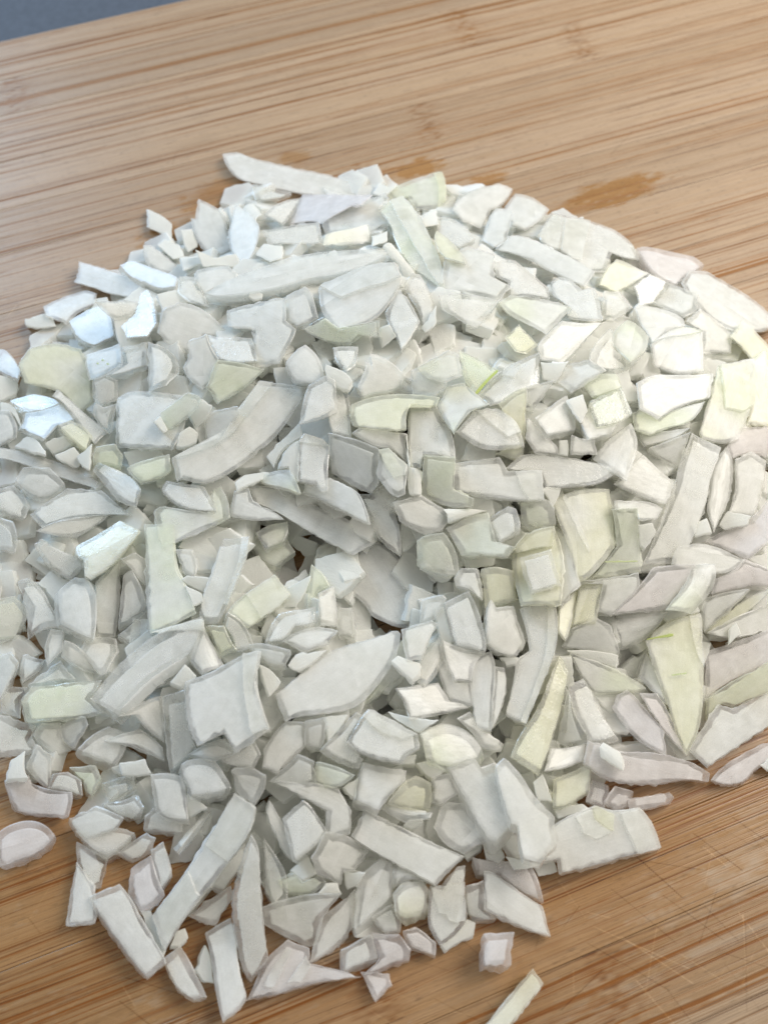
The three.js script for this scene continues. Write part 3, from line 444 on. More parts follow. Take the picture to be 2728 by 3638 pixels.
o('2y6s', 'strip', 'thick cream strip with blue glints and a green-tinged end, at the left', [430, 1215, 700, 1065, 830, 1140, 730, 1270, 640, 1350, 530, 1422, 500, 1410, 490, 1310, 440, 1280], { tilt: [-8, 15], bow: 1.2, kids: [{ name: 'layer', tint: 'w', shiny: true, t: 1, lift: 0.5, pts: [500, 1310, 800, 1150, 822, 1145, 725, 1265, 640, 1345, 530, 1418, 505, 1405] }] });
o('1c5', 'chunk', 'smooth rounded bluish lump at the left frame edge', [-40, 900, 70, 855, 140, 900, 180, 990, 150, 1070, 60, 1050, -40, 1010], { bow: 1.6 });
o('0c5', 'chunk', 'bluish chunk right of the smooth rounded lump at the left', [80, 840, 130, 760, 300, 760, 390, 860, 330, 920, 240, 950, 160, 920]);
o('0g5', 'chunk', 'dim grey lump below the smooth rounded lump at the left edge', [-40, 1040, 80, 1080, 110, 1180, 90, 1270, -40, 1260]);
o('1v3', 'petal', 'lilac-grey petal left of the thick cream strip with blue glints', [200, 1214, 240, 1184, 330, 1244, 480, 1304, 490, 1354, 420, 1424, 350, 1394, 260, 1334]);
o('2w3', 'flake', 'small feathery white flake right of the frosted-rim petal', [1385, 850, 1440, 800, 1590, 790, 1560, 830, 1470, 860, 1395, 900], { tilt: [8, 14] });
o('0c4', 'dice', 'shaded dice left of the clear grey dice at the left', [0, 375, 60, 385, 100, 430, 130, 530, 70, 440, 0, 430]);
o('0g4', 'petal', 'grey-green petal between the wet cluster and the flat glassy petal', [560, 380, 610, 410, 680, 380, 660, 560, 640, 560, 590, 520, 540, 440]);
T(900, 1200);
o('2w6', 'chunk', 'bright white rounded chunk at the top of the frosted-rim petal', [185, 140, 220, 100, 300, 25, 370, 80, 410, 170, 420, 260, 330, 270, 240, 250, 200, 200], { bow: 1.2, tilt: [-4, 4] });
o('2w4', 'petal', 'white slab below the bright rounded chunk', [320, 270, 430, 220, 480, 240, 490, 420, 400, 480, 270, 510, 280, 420, 300, 320], { tilt: [-2, 8] });
o('2w2.5', 'flake', 'thin hooked white sliver beside the frosted-rim petal', [75, 700, 160, 610, 270, 500, 290, 580, 180, 640, 140, 700, 120, 765], { tilt: [0, -6] });
o('2w4s', 'dice', 'upright white rectangle with a torn lower corner, in the centre', [265, 620, 300, 560, 420, 600, 450, 640, 440, 760, 440, 905, 410, 915, 370, 870, 260, 850], { tilt: [0, 10], kids: [{ name: 'facet', tint: 'w', shiny: true, t: 1, lift: 0.5, pts: [268, 620, 302, 563, 420, 603, 446, 642, 360, 630] }] });
o('1w4', 'petal', 'tall milky petal right of the bright rounded chunk', [420, 250, 500, 230, 560, 310, 575, 450, 580, 590, 540, 580, 470, 570, 440, 480]);
o('2w4s', 'dice', 'small dice with a glittering top, upper centre', [465, 50, 620, 40, 605, 160, 550, 200, 480, 140], { tilt: [4, 16] });
o('1m4', 'dice', 'creamy piece with a rounded corner under the glittering dice', [420, 150, 550, 200, 590, 260, 560, 310, 500, 300, 430, 240]);
o('1m5', 'wedge', 'pyramid-like pointed piece in the upper centre hollow', [690, 80, 740, 90, 840, 150, 905, 230, 890, 270, 820, 320, 700, 330, 640, 350, 610, 290, 650, 200, 670, 130, 700, 160], { bow: 1.4 });
o('0y5', 'petal', 'wide pale lime slab lying in the centre hollow', [575, 390, 700, 340, 860, 320, 1100, 350, 1080, 400, 930, 390, 900, 440, 900, 540, 750, 545, 590, 520, 565, 450], { tilt: [0, 14] });
o('0w4', 'petal', 'olive petal in the shade at the back of the centre hollow', [930, 190, 980, 160, 1130, 220, 1130, 290, 1080, 340, 940, 330]);
o('1l4', 'petal', 'faint green petal left of the green-veined piece', [960, 180, 1150, 80, 1210, 100, 1230, 230, 1130, 270, 1020, 240]);
o('2c3', 'petal', 'large flat glassy blue-green slab in the centre', [905, 480, 930, 385, 1080, 400, 1100, 450, 1180, 560, 1190, 700, 1000, 690, 985, 770, 915, 755], { tilt: [-2, 10] });
o('1l4', 'petal', 'pale green slab below the green-veined piece', [1080, 400, 1140, 285, 1240, 260, 1390, 390, 1280, 430, 1190, 540, 1180, 570, 1100, 450]);
o('1l4', 'petal', 'pale green block in front of the flat glassy blue-green slab', [1000, 690, 1190, 700, 1180, 900, 1300, 950, 1290, 1000, 1140, 1005, 990, 930]);
o('2c4', 'petal', 'wide pale slab with a lilac right corner, centre right', [1175, 740, 1450, 700, 1500, 785, 1700, 780, 1715, 960, 1620, 965, 1420, 950, 1290, 930, 1180, 890], { tilt: [0, 10], kids: [{ name: 'corner', label: 'lilac-white corner', tint: 'v', t: 1, lift: 0.5, pts: [1540, 790, 1698, 785, 1710, 955, 1625, 960, 1570, 880] }] });
o('2l3s', 'wedge', 'triangular pale green piece with a dark green vein, upper right of centre', [1210, 70, 1250, 90, 1380, 150, 1440, 190, 1330, 300, 1310, 330, 1240, 260, 1225, 150], { tilt: [-12, 4], kids: [{ name: 'vein', label: 'dark green vein', tint: 'e', t: 0.5, lift: 0.1, pts: [1432, 186, 1442, 192, 1390, 242, 1316, 332, 1306, 322, 1375, 238] }] });
o('0y4', 'petal', 'large yellow-white petal behind the frosty-topped lilac piece', [1450, 390, 1540, 310, 1610, 290, 1615, 340, 1590, 400, 1610, 500, 1590, 700, 1540, 720, 1430, 690, 1580, 650, 1580, 560, 1540, 470]);
o('2v5s', 'chunk', 'lilac piece with a frosty sparkling top, right of centre', [1190, 550, 1310, 420, 1440, 405, 1540, 480, 1580, 560, 1600, 640, 1440, 660, 1310, 640], { tilt: [2, 12], bow: 1, kids: [{ name: 'frosty_face', tint: 'w', shiny: true, t: 1, lift: 0.6, pts: [1315, 425, 1440, 408, 1540, 482, 1578, 560, 1500, 590, 1400, 520] }] });
o('2w6', 'dice', 'small bright white dice shaped like a hexagon, at the centre', [735, 660, 800, 650, 840, 690, 910, 750, 900, 850, 895, 920, 850, 940, 800, 920, 720, 800, 740, 720], { tilt: [-4, 6], kids: [{ name: 'facet', tint: 'l', t: 1, lift: 0.6, pts: [737, 662, 800, 652, 838, 690, 906, 750, 895, 810, 830, 830, 780, 750] }] });
o('1m4', 'petal', 'large cream petal left of the bright hexagonal dice', [440, 560, 580, 590, 660, 620, 740, 660, 730, 790, 740, 860, 690, 920, 600, 890, 450, 800]);
o('0w4', 'petal', 'shaded olive petal at the bottom of the centre hollow', [585, 560, 620, 530, 900, 560, 910, 740, 850, 680, 800, 650, 740, 650, 660, 615]);
o('2w4', 'strip', 'long white strip sloping down to the right across the middle', [-30, 870, 120, 870, 240, 920, 390, 1000, 520, 1045, 680, 1140, 725, 1200, 590, 1280, 430, 1200, 240, 1090, 150, 1030, 0, 960], { tilt: [2, 8], bow: 0.5 });
o('1w4', 'petal', 'white petal under the upper end of the long sloping strip', [-110, 900, -30, 880, 0, 960, 150, 1040, 180, 1070, 0, 1080, -140, 1050]);
o('1y3', 'petal', 'pale yellowish petal above the upper end of the long sloping strip', [10, 820, 100, 790, 210, 760, 260, 860, 280, 920, 200, 890, 50, 860]);
o('0m4', 'petal', 'dim cream petal right of the torn-cornered rectangle', [440, 820, 600, 890, 650, 960, 690, 1100, 600, 1060, 480, 1000, 400, 960, 290, 910, 300, 860, 370, 870]);
o('1g3', 'petal', 'shaded grey-green petal above the lower end of the long sloping strip', [620, 920, 690, 920, 760, 860, 840, 940, 830, 1050, 870, 1130, 865, 1290, 740, 1200, 700, 1100, 650, 1000]);
o('1v4', 'petal', 'lilac-grey petal below the bright hexagonal dice', [820, 970, 985, 920, 1130, 1010, 1150, 1080, 1110, 1140, 1010, 1160, 860, 1080]);
o('1l4', 'petal', 'pale lime petal with a curled corner under the small glossy dice', [1130, 1120, 1260, 1050, 1380, 1020, 1400, 1100, 1430, 1200, 1540, 1230, 1500, 1290, 1220, 1280, 1180, 1200]);
o('2c5s', 'dice', 'small glossy bluish dice with a bright spot, right of centre', [1370, 1070, 1500, 985, 1550, 1000, 1580, 1090, 1570, 1160, 1450, 1220, 1400, 1150], { tilt: [-8, 14] });
o('0l4', 'petal', 'pale olive petal right of the large rounded central petal', [960, 1200, 1010, 1160, 1120, 1150, 1200, 1260, 1210, 1400, 1080, 1400, 960, 1350]);
o('1l4', 'dice', 'small greenish block under the long sloping strip, left of centre', [10, 1150, 80, 1100, 200, 1080, 210, 1140, 180, 1200, 70, 1245]);
o('1l4', 'dice', 'greenish dice below the small greenish block, beside the board gap', [-60, 1160, 10, 1160, 70, 1250, 200, 1180, 250, 1260, 130, 1350, 30, 1300]);
o('1y3', 'dice', 'yellowish dice under the lower half of the long sloping strip', [210, 1210, 250, 1160, 380, 1210, 370, 1280, 310, 1290]);
o('1y4', 'dice', 'cream dice between the board gap and the large rounded central petal', [380, 1230, 450, 1200, 580, 1280, 560, 1310, 480, 1390, 350, 1330]);
o('0l4', 'petal', 'pale petal in the dip left of the flat glassy blue-green slab', [900, 560, 920, 760, 985, 775, 980, 920, 915, 920, 900, 850, 915, 760]);
o('0w3', 'petal', 'olive bit in the dip right of the lilac-grey petal', [1130, 1010, 1290, 1005, 1380, 1020, 1260, 1050, 1160, 1090]);
o('0l3', 'petal', 'olive-shaded petal left of the lilac-grey petal', [870, 1090, 1010, 1160, 960, 1200, 880, 1260, 865, 1180]);
o('0g4', 'petal', 'grey-green filler petal left of the torn-cornered rectangle', [180, 660, 265, 600, 265, 850, 230, 840, 210, 760, 140, 760]);
T(1728, 1200);
o('1c4', 'petal', 'glassy pale petal right of the green-veined piece', [70, 190, 160, 130, 310, 80, 318, 270, 230, 285, 120, 370, 20, 400, -60, 330], { kids: [{ name: 'facet', tint: 'c', shiny: true, t: 1, lift: 0.5, pts: [110, 150, 190, 135, 200, 190, 160, 240, 90, 220] }] });
o('0g4', 'petal', 'dim petal right of the glassy pale petal', [320, 135, 440, 150, 480, 140, 410, 260, 330, 240]);
o('0m5', 'petal', 'grey-cream slab above the dark gap in the right half', [415, 260, 480, 140, 600, 120, 700, 190, 600, 260, 500, 320]);
o('0m4', 'petal', 'shaded petal lining the left side of the dark gap in the right half', [230, 290, 320, 270, 400, 250, 270, 440, 220, 420]);
o('1m4', 'wedge', 'milky wedge left of the two joined lime cubes', [290, 460, 450, 340, 480, 330, 530, 460, 540, 530, 430, 560, 360, 570]);
o('2l5', 'dice', 'upper of the two joined lime cubes with bright rims, right half', [570, 265, 660, 205, 770, 210, 800, 290, 720, 320, 620, 350, 590, 310], { tilt: [-6, 2] });
o('2l6', 'dice', 'lower of the two joined lime cubes, with a bright right rim', [600, 400, 620, 360, 790, 295, 855, 450, 780, 500, 650, 530], { tilt: [-4, 10], kids: [{ name: 'rim', label: 'bright rim', tint: 'w', shiny: true, t: 0.8, lift: 0.3, pts: [782, 298, 796, 294, 858, 448, 846, 456] }] });
o('1w4', 'dice', 'white base piece under the two joined lime cubes', [540, 460, 600, 400, 650, 530, 780, 500, 740, 570, 600, 600, 570, 560]);
o('1m4', 'petal', 'cream petal behind the left side of the two joined lime cubes', [480, 360, 570, 330, 610, 420, 560, 500, 520, 450]);
o('2w5', 'petal', 'broad lilac-white petal with a ragged lower edge, right half', [880, 265, 980, 205, 1100, 215, 1340, 210, 1320, 350, 1200, 380, 1070, 440, 1010, 480, 900, 420], { tilt: [0, 10] });
o('1l4', 'petal', 'pale petal under the ragged lilac-white petal', [860, 440, 900, 410, 1010, 480, 1070, 440, 1180, 400, 1290, 370, 1250, 450, 1190, 500, 1090, 520, 960, 570, 870, 540]);
o('2l7', 'chunk', 'tall lime-white block at the right with a facet along its left side', [1255, 560, 1290, 430, 1340, 280, 1370, 155, 1570, 120, 1575, 400, 1530, 500, 1490, 600, 1400, 630, 1270, 600], { tilt: [6, 6], kids: [{ name: 'facet', tint: 'l', t: 1.2, lift: 0.7, pts: [1375, 160, 1568, 125, 1572, 400, 1500, 440, 1400, 420] }] });
o('1y4', 'petal', 'cream-yellow petal right of the tall lime-white block', [1570, 120, 1640, 60, 1690, 250, 1690, 510, 1530, 515, 1575, 400]);
o('0p4', 'petal', 'pinkish shaded petal below the tall lime-white block', [1500, 520, 1690, 510, 1690, 690, 1560, 660, 1450, 710, 1420, 640]);
o('1w3', 'strip', 'slim white strip below the ragged lilac-white petal', [910, 560, 1000, 550, 1200, 530, 1150, 570, 1080, 600, 930, 640, 900, 600]);
o('1m4', 'wedge', 'cream wedge under the slim white strip in the right half', [950, 650, 1080, 600, 1210, 550, 1170, 650, 1140, 770, 1040, 720]);
o('2g4', 'strip', 'longest greyish strip, slanting down to the left in the right half', [1190, 620, 1210, 555, 1280, 600, 1390, 640, 1320, 800, 1310, 960, 1210, 1200, 1150, 1327, 920, 1340, 990, 1170, 1060, 980, 1110, 850, 1150, 700], { tilt: [-8, 4], bow: 0.8 });
o('2w4', 'petal', 'slender pointed white leaf right of the longest greyish strip', [1410, 640, 1450, 700, 1470, 830, 1440, 960, 1360, 1080, 1340, 1145, 1320, 1080, 1300, 1010, 1320, 930, 1315, 790, 1370, 700], { tilt: [-4, 6] });
o('1w5', 'chunk', 'pinkish white chunk right of the slender pointed leaf', [1460, 710, 1560, 660, 1650, 720, 1640, 870, 1570, 1060, 1420, 1040, 1470, 900]);
o('0y4', 'petal', 'yellow-tinged petal under the slender pointed leaf', [1370, 1100, 1420, 1020, 1560, 1050, 1540, 1100, 1400, 1130]);
o('1p4', 'petal', 'pink-grey slab at the right frame edge below the pinkish white chunk', [1280, 1200, 1400, 1130, 1580, 1060, 1700, 890, 1700, 1180, 1530, 1310, 1400, 1250]);
o('1m4', 'petal', 'ribbed cream slab right of the lower end of the longest greyish strip', [1130, 1230, 1300, 1200, 1530, 1310, 1450, 1384, 1350, 1394, 1090, 1339, 1100, 1280]);
o('0w4', 'petal', 'dim yellow bit right of the longest greyish strip', [1210, 1100, 1300, 1060, 1330, 1150, 1230, 1170]);
o('1m5', 'petal', 'wide grey-white slab below the two joined lime cubes', [630, 700, 700, 600, 850, 500, 900, 600, 880, 700, 830, 840, 740, 800]);
o('0m4', 'petal', 'dull cream bit in the hollow below the two joined lime cubes', [490, 690, 500, 570, 560, 600, 640, 590, 650, 690]);
o('0m4', 'dice', 'small bit in shade left of the dull cream bit', [430, 600, 480, 600, 490, 650, 480, 700, 430, 690]);
o('2w3s', 'wedge', 'long white flake tapering to a point at its right, right of centre', [110, 770, 200, 690, 300, 680, 530, 710, 700, 750, 770, 765, 770, 790, 680, 860, 560, 880, 340, 890, 300, 790], { tilt: [0, 8] });
o('1w4', 'strip', 'short white stick above the long tapering flake', [230, 590, 245, 470, 300, 520, 420, 640, 430, 690, 290, 680]);
o('2y4', 'petal', 'large pale yellow fan-shaped petal with ribs, right half', [400, 960, 460, 915, 600, 885, 735, 885, 760, 1030, 770, 1230, 690, 1330, 590, 1430, 545, 1440, 500, 1250, 430, 1080], { tilt: [6, 8], bow: 1.4, kids: [{ name: 'rib', label: 'bright raised rib', tint: 'w', t: 0.7, lift: 0.22, pts: [452, 935, 470, 925, 540, 1080, 610, 1240, 600, 1270, 520, 1110] }] });
o('1l3', 'petal', 'straight-sided lime-yellow square with fibres behind the ribbed yellow petal', [740, 1010, 890, 1000, 908, 1385, 620, 1420, 690, 1330, 770, 1230], { bow: 0, kids: [{ name: 'vein', label: 'pale green fibre', tint: 'n', t: 0.4, lift: 0.04, pts: [700, 1318, 890, 1314, 890, 1320, 700, 1325] }] });
o('0v4', 'petal', 'lilac-grey bit between the lime-yellow square and the greyish strip', [750, 960, 960, 960, 1040, 1010, 1000, 1070, 890, 1080, 885, 1000, 760, 1015]);
o('0w4', 'dice', 'olive bit right of the lime-yellow square', [890, 1100, 980, 1090, 1000, 1140, 930, 1250, 905, 1230]);
o('0m4', 'petal', 'cream slab in the shade left of the longest greyish strip', [750, 860, 930, 680, 1000, 760, 1110, 850, 1060, 980, 960, 960]);
o('0y3', 'dice', 'strong yellow bit left of the ribbed yellow petal', [330, 890, 440, 885, 430, 930, 395, 1000]);
o('1l4', 'petal', 'pale lime petal left of the ribbed yellow petal', [200, 980, 340, 950, 400, 1000, 410, 1110, 280, 1160, 210, 1100]);
o('1w4', 'petal', 'pale panel right of the lilac-grey square', [385, 1100, 500, 1180, 520, 1330, 550, 1450, 440, 1580, 390, 1480]);
o('1y4', 'petal', 'yellow-cream panel carrying the lilac-grey square', [150, 1250, 195, 1184, 400, 1110, 470, 1294, 440, 1570, 200, 1580, 145, 1360]);
o('2y3', 'dice', 'cream chip above the lilac-grey square', [160, 1240, 230, 1150, 330, 1120, 400, 1110, 390, 1230, 300, 1240, 180, 1270]);
o('2v3', 'dice', 'flat lilac-grey square lying on the yellow-cream panel', [195, 1296, 380, 1245, 440, 1465, 260, 1515], { tilt: [0, 4], bow: 0 });
T(0, 1950);
o('1l5', 'chunk', 'lime-white chunk cut by the left frame edge, beside the lilac block', [-40, 300, 0, 290, 90, 275, 160, 350, 170, 400, 100, 540, 0, 545, -40, 545]);
o('0g5', 'petal', 'smooth grey slope between the lime-white chunk and the lilac block', [100, 190, 170, 170, 250, 230, 300, 340, 350, 420, 340, 460, 260, 470, 150, 520, 160, 360], { bow: 1.5 });
o('2v6', 'chunk', 'lilac block with a ridge, lower left', [330, 270, 350, 230, 440, 160, 520, 180, 560, 250, 570, 430, 555, 540, 430, 490, 340, 440, 325, 350], { tilt: [-4, 6], bow: 1 });
o('1m4', 'strip', 'broad upright cream strip right of the lilac block', [560, 200, 710, 50, 705, 330, 680, 520, 580, 520, 560, 430]);
o('1m4', 'wedge', 'cream wedge between the two upright cream strips', [720, 150, 775, 115, 830, 200, 870, 330, 830, 390, 690, 450, 705, 330]);
o('1g4', 'wedge', 'grey triangular piece below the cream wedge, by a small board gap', [690, 510, 800, 420, 880, 350, 890, 450, 760, 560]);
o('1l4', 'strip', 'tall upright cream-yellow strip left of centre', [855, -150, 1020, -150, 1025, 100, 1080, 200, 1160, 380, 1000, 460, 890, 500, 870, 350, 865, 100], { tilt: [-4, 6] });
o('0w4', 'petal', 'olive petal right of the tall cream-yellow strip', [1030, 0, 1130, 0, 1165, 90, 1150, 170, 1080, 150]);
o('2w3', 'flake', 'small white blade lying left of the narrow grooved strip', [1070, 180, 1100, 158, 1200, 165, 1240, 175, 1230, 230, 1190, 255, 1120, 220]);
o('0m4', 'dice', 'cream bit under the small white blade', [1090, 210, 1190, 260, 1200, 310, 1140, 340]);
o('2g4s', 'strip', 'narrow grooved upright strip, grey-white, left of centre', [1325, -55, 1475, -75, 1465, 40, 1400, 200, 1350, 340, 1290, 440, 1200, 440, 1175, 390, 1200, 290, 1250, 180], { tilt: [-10, 4], bow: -0.8, kids: [{ name: 'ridge', tint: 'w', shiny: true, t: 0.9, lift: 0.5, pts: [1425, -65, 1472, -72, 1462, 40, 1400, 195, 1350, 335, 1325, 330, 1385, 160, 1420, 20] }] });
o('2y5', 'strip', 'banded cream block right of the narrow grooved strip', [1340, 375, 1380, 310, 1620, 150, 1715, 270, 1640, 350, 1460, 470], { tilt: [2, 8], kids: [{ name: 'layer', tint: 'w', t: 1, lift: 0.4, pts: [1450, 270, 1620, 152, 1710, 270, 1640, 345, 1540, 410] }] });
o('1y4s', 'dice', 'glossy yellowish dice below the narrow grooved strip', [1220, 450, 1320, 450, 1370, 560, 1400, 600, 1300, 640]);
o('1w4s', 'petal', 'curved glossy petal right of the glossy yellowish dice', [1340, 370, 1430, 420, 1480, 510, 1500, 590, 1400, 610, 1370, 520, 1320, 440]);
o('2c6', 'strip', 'big arched bluish-white strip with a sunken front side, lower left', [530, 890, 640, 740, 760, 620, 880, 520, 1000, 460, 1190, 395, 1195, 470, 1130, 590, 1000, 660, 850, 760, 700, 930, 650, 970], { e: [50, 90], tilt: [-4, 4], bow: 0.3 });
o('2w7', 'chunk', 'large white block with a raised ridge on its right side, lower left', [1090, 780, 1260, 720, 1440, 610, 1540, 600, 1530, 680, 1510, 820, 1570, 1010, 1590, 1060, 1400, 1200, 1320, 1090, 1160, 1165, 1110, 1060, 1085, 920], { tilt: [-6, 8], bow: 0.4, kids: [{ name: 'ridge', label: 'raised white ridge', tint: 'w', t: 1.6, lift: 1, pts: [1435, 618, 1538, 604, 1515, 700, 1510, 830, 1585, 1058, 1490, 1090, 1440, 850] }] });
o('1g4', 'dice', 'flat grey-white panel left of the large ridged block', [955, 860, 1090, 820, 1085, 950, 1160, 1170, 1080, 1250, 1000, 1320, 975, 1200], { bow: 0 });
o('2l6', 'strip', 'straight-topped pale block left of the big arched strip', [125, 900, 180, 810, 600, 770, 540, 880, 620, 965, 520, 1000, 150, 1025], { tilt: [0, 6], bow: 0.3 });
o('2v4', 'flake', 'small lilac flake below the straight-topped pale block', [340, 1060, 400, 1000, 500, 990, 520, 1040, 430, 1180, 370, 1140]);
o('1m4', 'petal', 'cream petal under the small lilac flake', [190, 1100, 240, 1030, 350, 1030, 370, 1140, 420, 1190, 330, 1220, 220, 1150]);
o('2v5', 'chunk', 'bright lilac-white chunk at the lower left edge of the heap', [140, 1294, 210, 1144, 300, 1214, 305, 1314, 290, 1424, 200, 1364]);
o('1m4', 'dice', 'cream square right of the small lilac flake', [450, 1180, 540, 1090, 640, 1040, 760, 1090, 750, 1190, 680, 1280, 560, 1240]);
o('1w3', 'wedge', 'pointed pale leaf lying below the big arched strip', [610, 1130, 720, 1090, 820, 1060, 900, 1110, 960, 1170, 970, 1250, 850, 1200, 750, 1150]);
o('1g4', 'wedge', 'grey wedge behind the straight-topped pale block', [160, 800, 350, 655, 450, 770, 300, 790]);
o('0m4', 'petal', 'cream sliver above the straight-topped pale block', [360, 640, 480, 720, 600, 745, 560, 680, 450, 560, 380, 540]);
o('0g4', 'petal', 'grey petal left of the top of the big arched strip', [460, 600, 520, 520, 680, 520, 700, 600, 620, 740, 590, 745]);
o('2v3', 'flake', 'small pointed lilac leaf below the lilac block with a ridge', [255, 580, 300, 470, 380, 480, 370, 600, 280, 690]);
o('1w5', 'chunk', 'long white chunk cut by the left frame edge, lower left', [-40, 640, 60, 600, 110, 660, 90, 740, 30, 850, 0, 900, -40, 900]);
o('0m4', 'petal', 'cream petal by the board gap at the left edge', [110, 720, 130, 620, 260, 650, 230, 720, 130, 790]);
o('0g4', 'petal', 'grey petal left of the straight-topped pale block', [0, 820, 60, 810, 180, 815, 125, 900, 120, 1000, 0, 960]);
o('0g4', 'petal', 'dim grey slab at the lower left, above the bright lilac-white chunk', [-40, 960, 130, 1020, 210, 1040, 190, 1110, 230, 1200, 100, 1220, -40, 1230]);
o('0m4', 'petal', 'shaded slab under the sunken side of the big arched strip', [700, 990, 830, 910, 920, 870, 960, 870, 970, 1140, 890, 1090, 790, 980]);
o('1m4', 'wedge', 'small wedge between the big arched strip and the ridged block', [1000, 790, 1090, 680, 1160, 750, 1080, 830]);
o('0m4', 'petal', 'cream slope above the ridged block', [1110, 640, 1200, 460, 1320, 680, 1190, 740]);
o('1m4', 'petal', 'thin cream petal right of the ridged block', [1530, 680, 1600, 710, 1659, 790, 1590, 870, 1560, 800]);
o('1w4', 'chunk', 'white chunk just below the ridged block', [1260, 1170, 1320, 1110, 1400, 1200, 1500, 1130, 1540, 1210, 1500, 1290, 1380, 1290, 1290, 1250]);
o('1g3', 'petal', 'glassy lip under the lower left of the ridged block', [1110, 1210, 1200, 1150, 1320, 1120, 1400, 1200, 1330, 1230, 1250, 1250]);
o('0g4', 'dice', 'grey dice above the bright banded strip at the lower left', [650, 1290, 850, 1240, 890, 1327, 800, 1350, 690, 1330]);
o('0m4', 'petal', 'cream petal left of the tall cream-yellow strip, in shade', [705, 60, 800, 20, 860, 60, 870, 230, 820, 190, 770, 110]);
o('0m4', 'petal', 'cream slab under the upper half of the big arched strip', [880, 500, 1000, 450, 1190, 400, 1210, 480, 1050, 470]);
T(900, 1950);
o('2w4s', 'wedge', 'sparkly cream piece left of the large rounded central petal', [60, 550, 100, 440, 150, 370, 370, 335, 360, 430, 250, 460, 170, 535], { tilt: [-4, 8] });
o('2w4', 'petal', 'lens-shaped white leaf with a lime right tip, near the centre', [170, 545, 250, 480, 370, 445, 500, 480, 440, 560, 300, 605], { tilt: [-4, 12] });
o('1c3', 'dice', 'upright pale tab above the lens-shaped leaf', [385, 260, 480, 215, 495, 330, 500, 460, 400, 450]);
o('1m4', 'dice', 'cream block right of the lens-shaped leaf', [500, 340, 580, 345, 600, 430, 600, 530, 500, 510, 480, 460]);
o('0m3', 'strip', 'cream strip in the shade above the sparkly cream piece', [140, 350, 200, 230, 340, 155, 310, 250, 250, 340]);
o('0l3', 'petal', 'grey-lime petal right of the cream strip by the board gap', [340, 90, 420, 150, 450, 220, 380, 250, 320, 340, 315, 230]);
o('2w4', 'petal', 'biggest rounded white petal in the middle of the picture', [500, 225, 600, 20, 660, -30, 730, -44, 820, 0, 900, 110, 965, 240, 990, 380, 920, 460, 850, 470, 690, 390, 660, 330, 590, 270], { tilt: [-4, 4], bow: 1.6 });
o('0e3', 'flake', 'bright green shard in the gap beside the biggest rounded petal', [590, 370, 660, 360, 690, 390, 690, 420, 640, 480, 600, 520]);
o('0m3', 'dice', 'cream bit right of the bright green shard', [660, 420, 700, 400, 740, 470, 720, 520, 650, 500]);
o('2w4', 'petal', 'very large sloping white petal below the biggest rounded petal', [125, 860, 300, 720, 400, 620, 560, 560, 700, 530, 850, 480, 870, 500, 850, 640, 700, 850, 560, 960, 250, 985, 190, 1020], { tilt: [-2, 6], bow: 1.4 });
o('1l4', 'petal', 'pale second layer along the lower right of the very large sloping petal', [560, 970, 720, 860, 830, 600, 900, 500, 1000, 470, 900, 640, 880, 740, 800, 800, 730, 880, 610, 960]);
o('1m4', 'petal', 'cream petal right of the top of the very large sloping petal', [870, 470, 1050, 420, 1080, 440, 990, 650, 900, 660, 880, 560]);
o('1m3', 'petal', 'slim cream leaf left of the tall bluish block', [960, 640, 1100, 510, 1130, 630, 1080, 750, 1010, 810, 960, 780]);
o('2w4', 'wedge', 'small white triangular chip right of the very large sloping petal', [810, 660, 850, 625, 990, 670, 980, 740, 940, 780, 880, 730], { tilt: [4, 10] });
o('0m4', 'petal', 'dim cream slab right of the biggest rounded petal', [985, 300, 1090, 270, 1140, 290, 1110, 350, 1060, 420, 980, 440]);
o('2c6', 'dice', 'tall bluish-white block with a notched left edge, right of centre', [1120, 315, 1270, 240, 1330, 350, 1380, 560, 1370, 610, 1190, 570, 1140, 440], { tilt: [-4, 8] });
o('1l3', 'strip', 'thin glassy strip along the left of the tall bluish block', [1060, 350, 1120, 340, 1140, 440, 1180, 540, 1130, 620, 1100, 530]);
o('1v4', 'dice', 'lilac-white piece below the tall bluish block', [1110, 530, 1200, 570, 1370, 610, 1310, 680, 1290, 790, 1190, 780, 1120, 650]);
o('2w4', 'strip', 'narrow upright white stick below the tall bluish block', [1300, 640, 1400, 600, 1430, 680, 1420, 850, 1400, 1080, 1320, 1060, 1290, 900, 1280, 790], { tilt: [-8, 6] });
o('1m4', 'petal', 'broad milky petal left of the narrow upright stick', [840, 820, 960, 800, 1100, 780, 1160, 900, 1290, 930, 1130, 970, 930, 1000, 890, 900]);
o('1w3', 'petal', 'milky square left of the narrow upright stick, over the broad petal', [1080, 690, 1130, 650, 1200, 790, 1290, 790, 1300, 930, 1155, 905]);
o('0m4', 'dice', 'rounded cream dice above the tall bluish block', [1180, 170, 1220, 110, 1320, 110, 1345, 200, 1345, 300, 1270, 240, 1190, 220]);
o('1y4', 'petal', 'yellowish petal right of the rounded cream dice', [1345, 120, 1430, 100, 1530, 130, 1560, 300, 1420, 340, 1370, 360]);
o('1w5', 'chunk', 'soft white chunk right of the tall bluish block', [1370, 370, 1400, 290, 1430, 340, 1560, 330, 1620, 560, 1560, 640, 1450, 620, 1390, 560], { bow: 1.2 });
o('2w3', 'flake', 'small white chip under the soft white chunk', [1450, 640, 1560, 640, 1540, 680, 1490, 690]);
o('0m4', 'petal', 'cream bit right of the narrow upright stick', [1420, 690, 1480, 700, 1500, 820, 1440, 1000, 1410, 1060]);
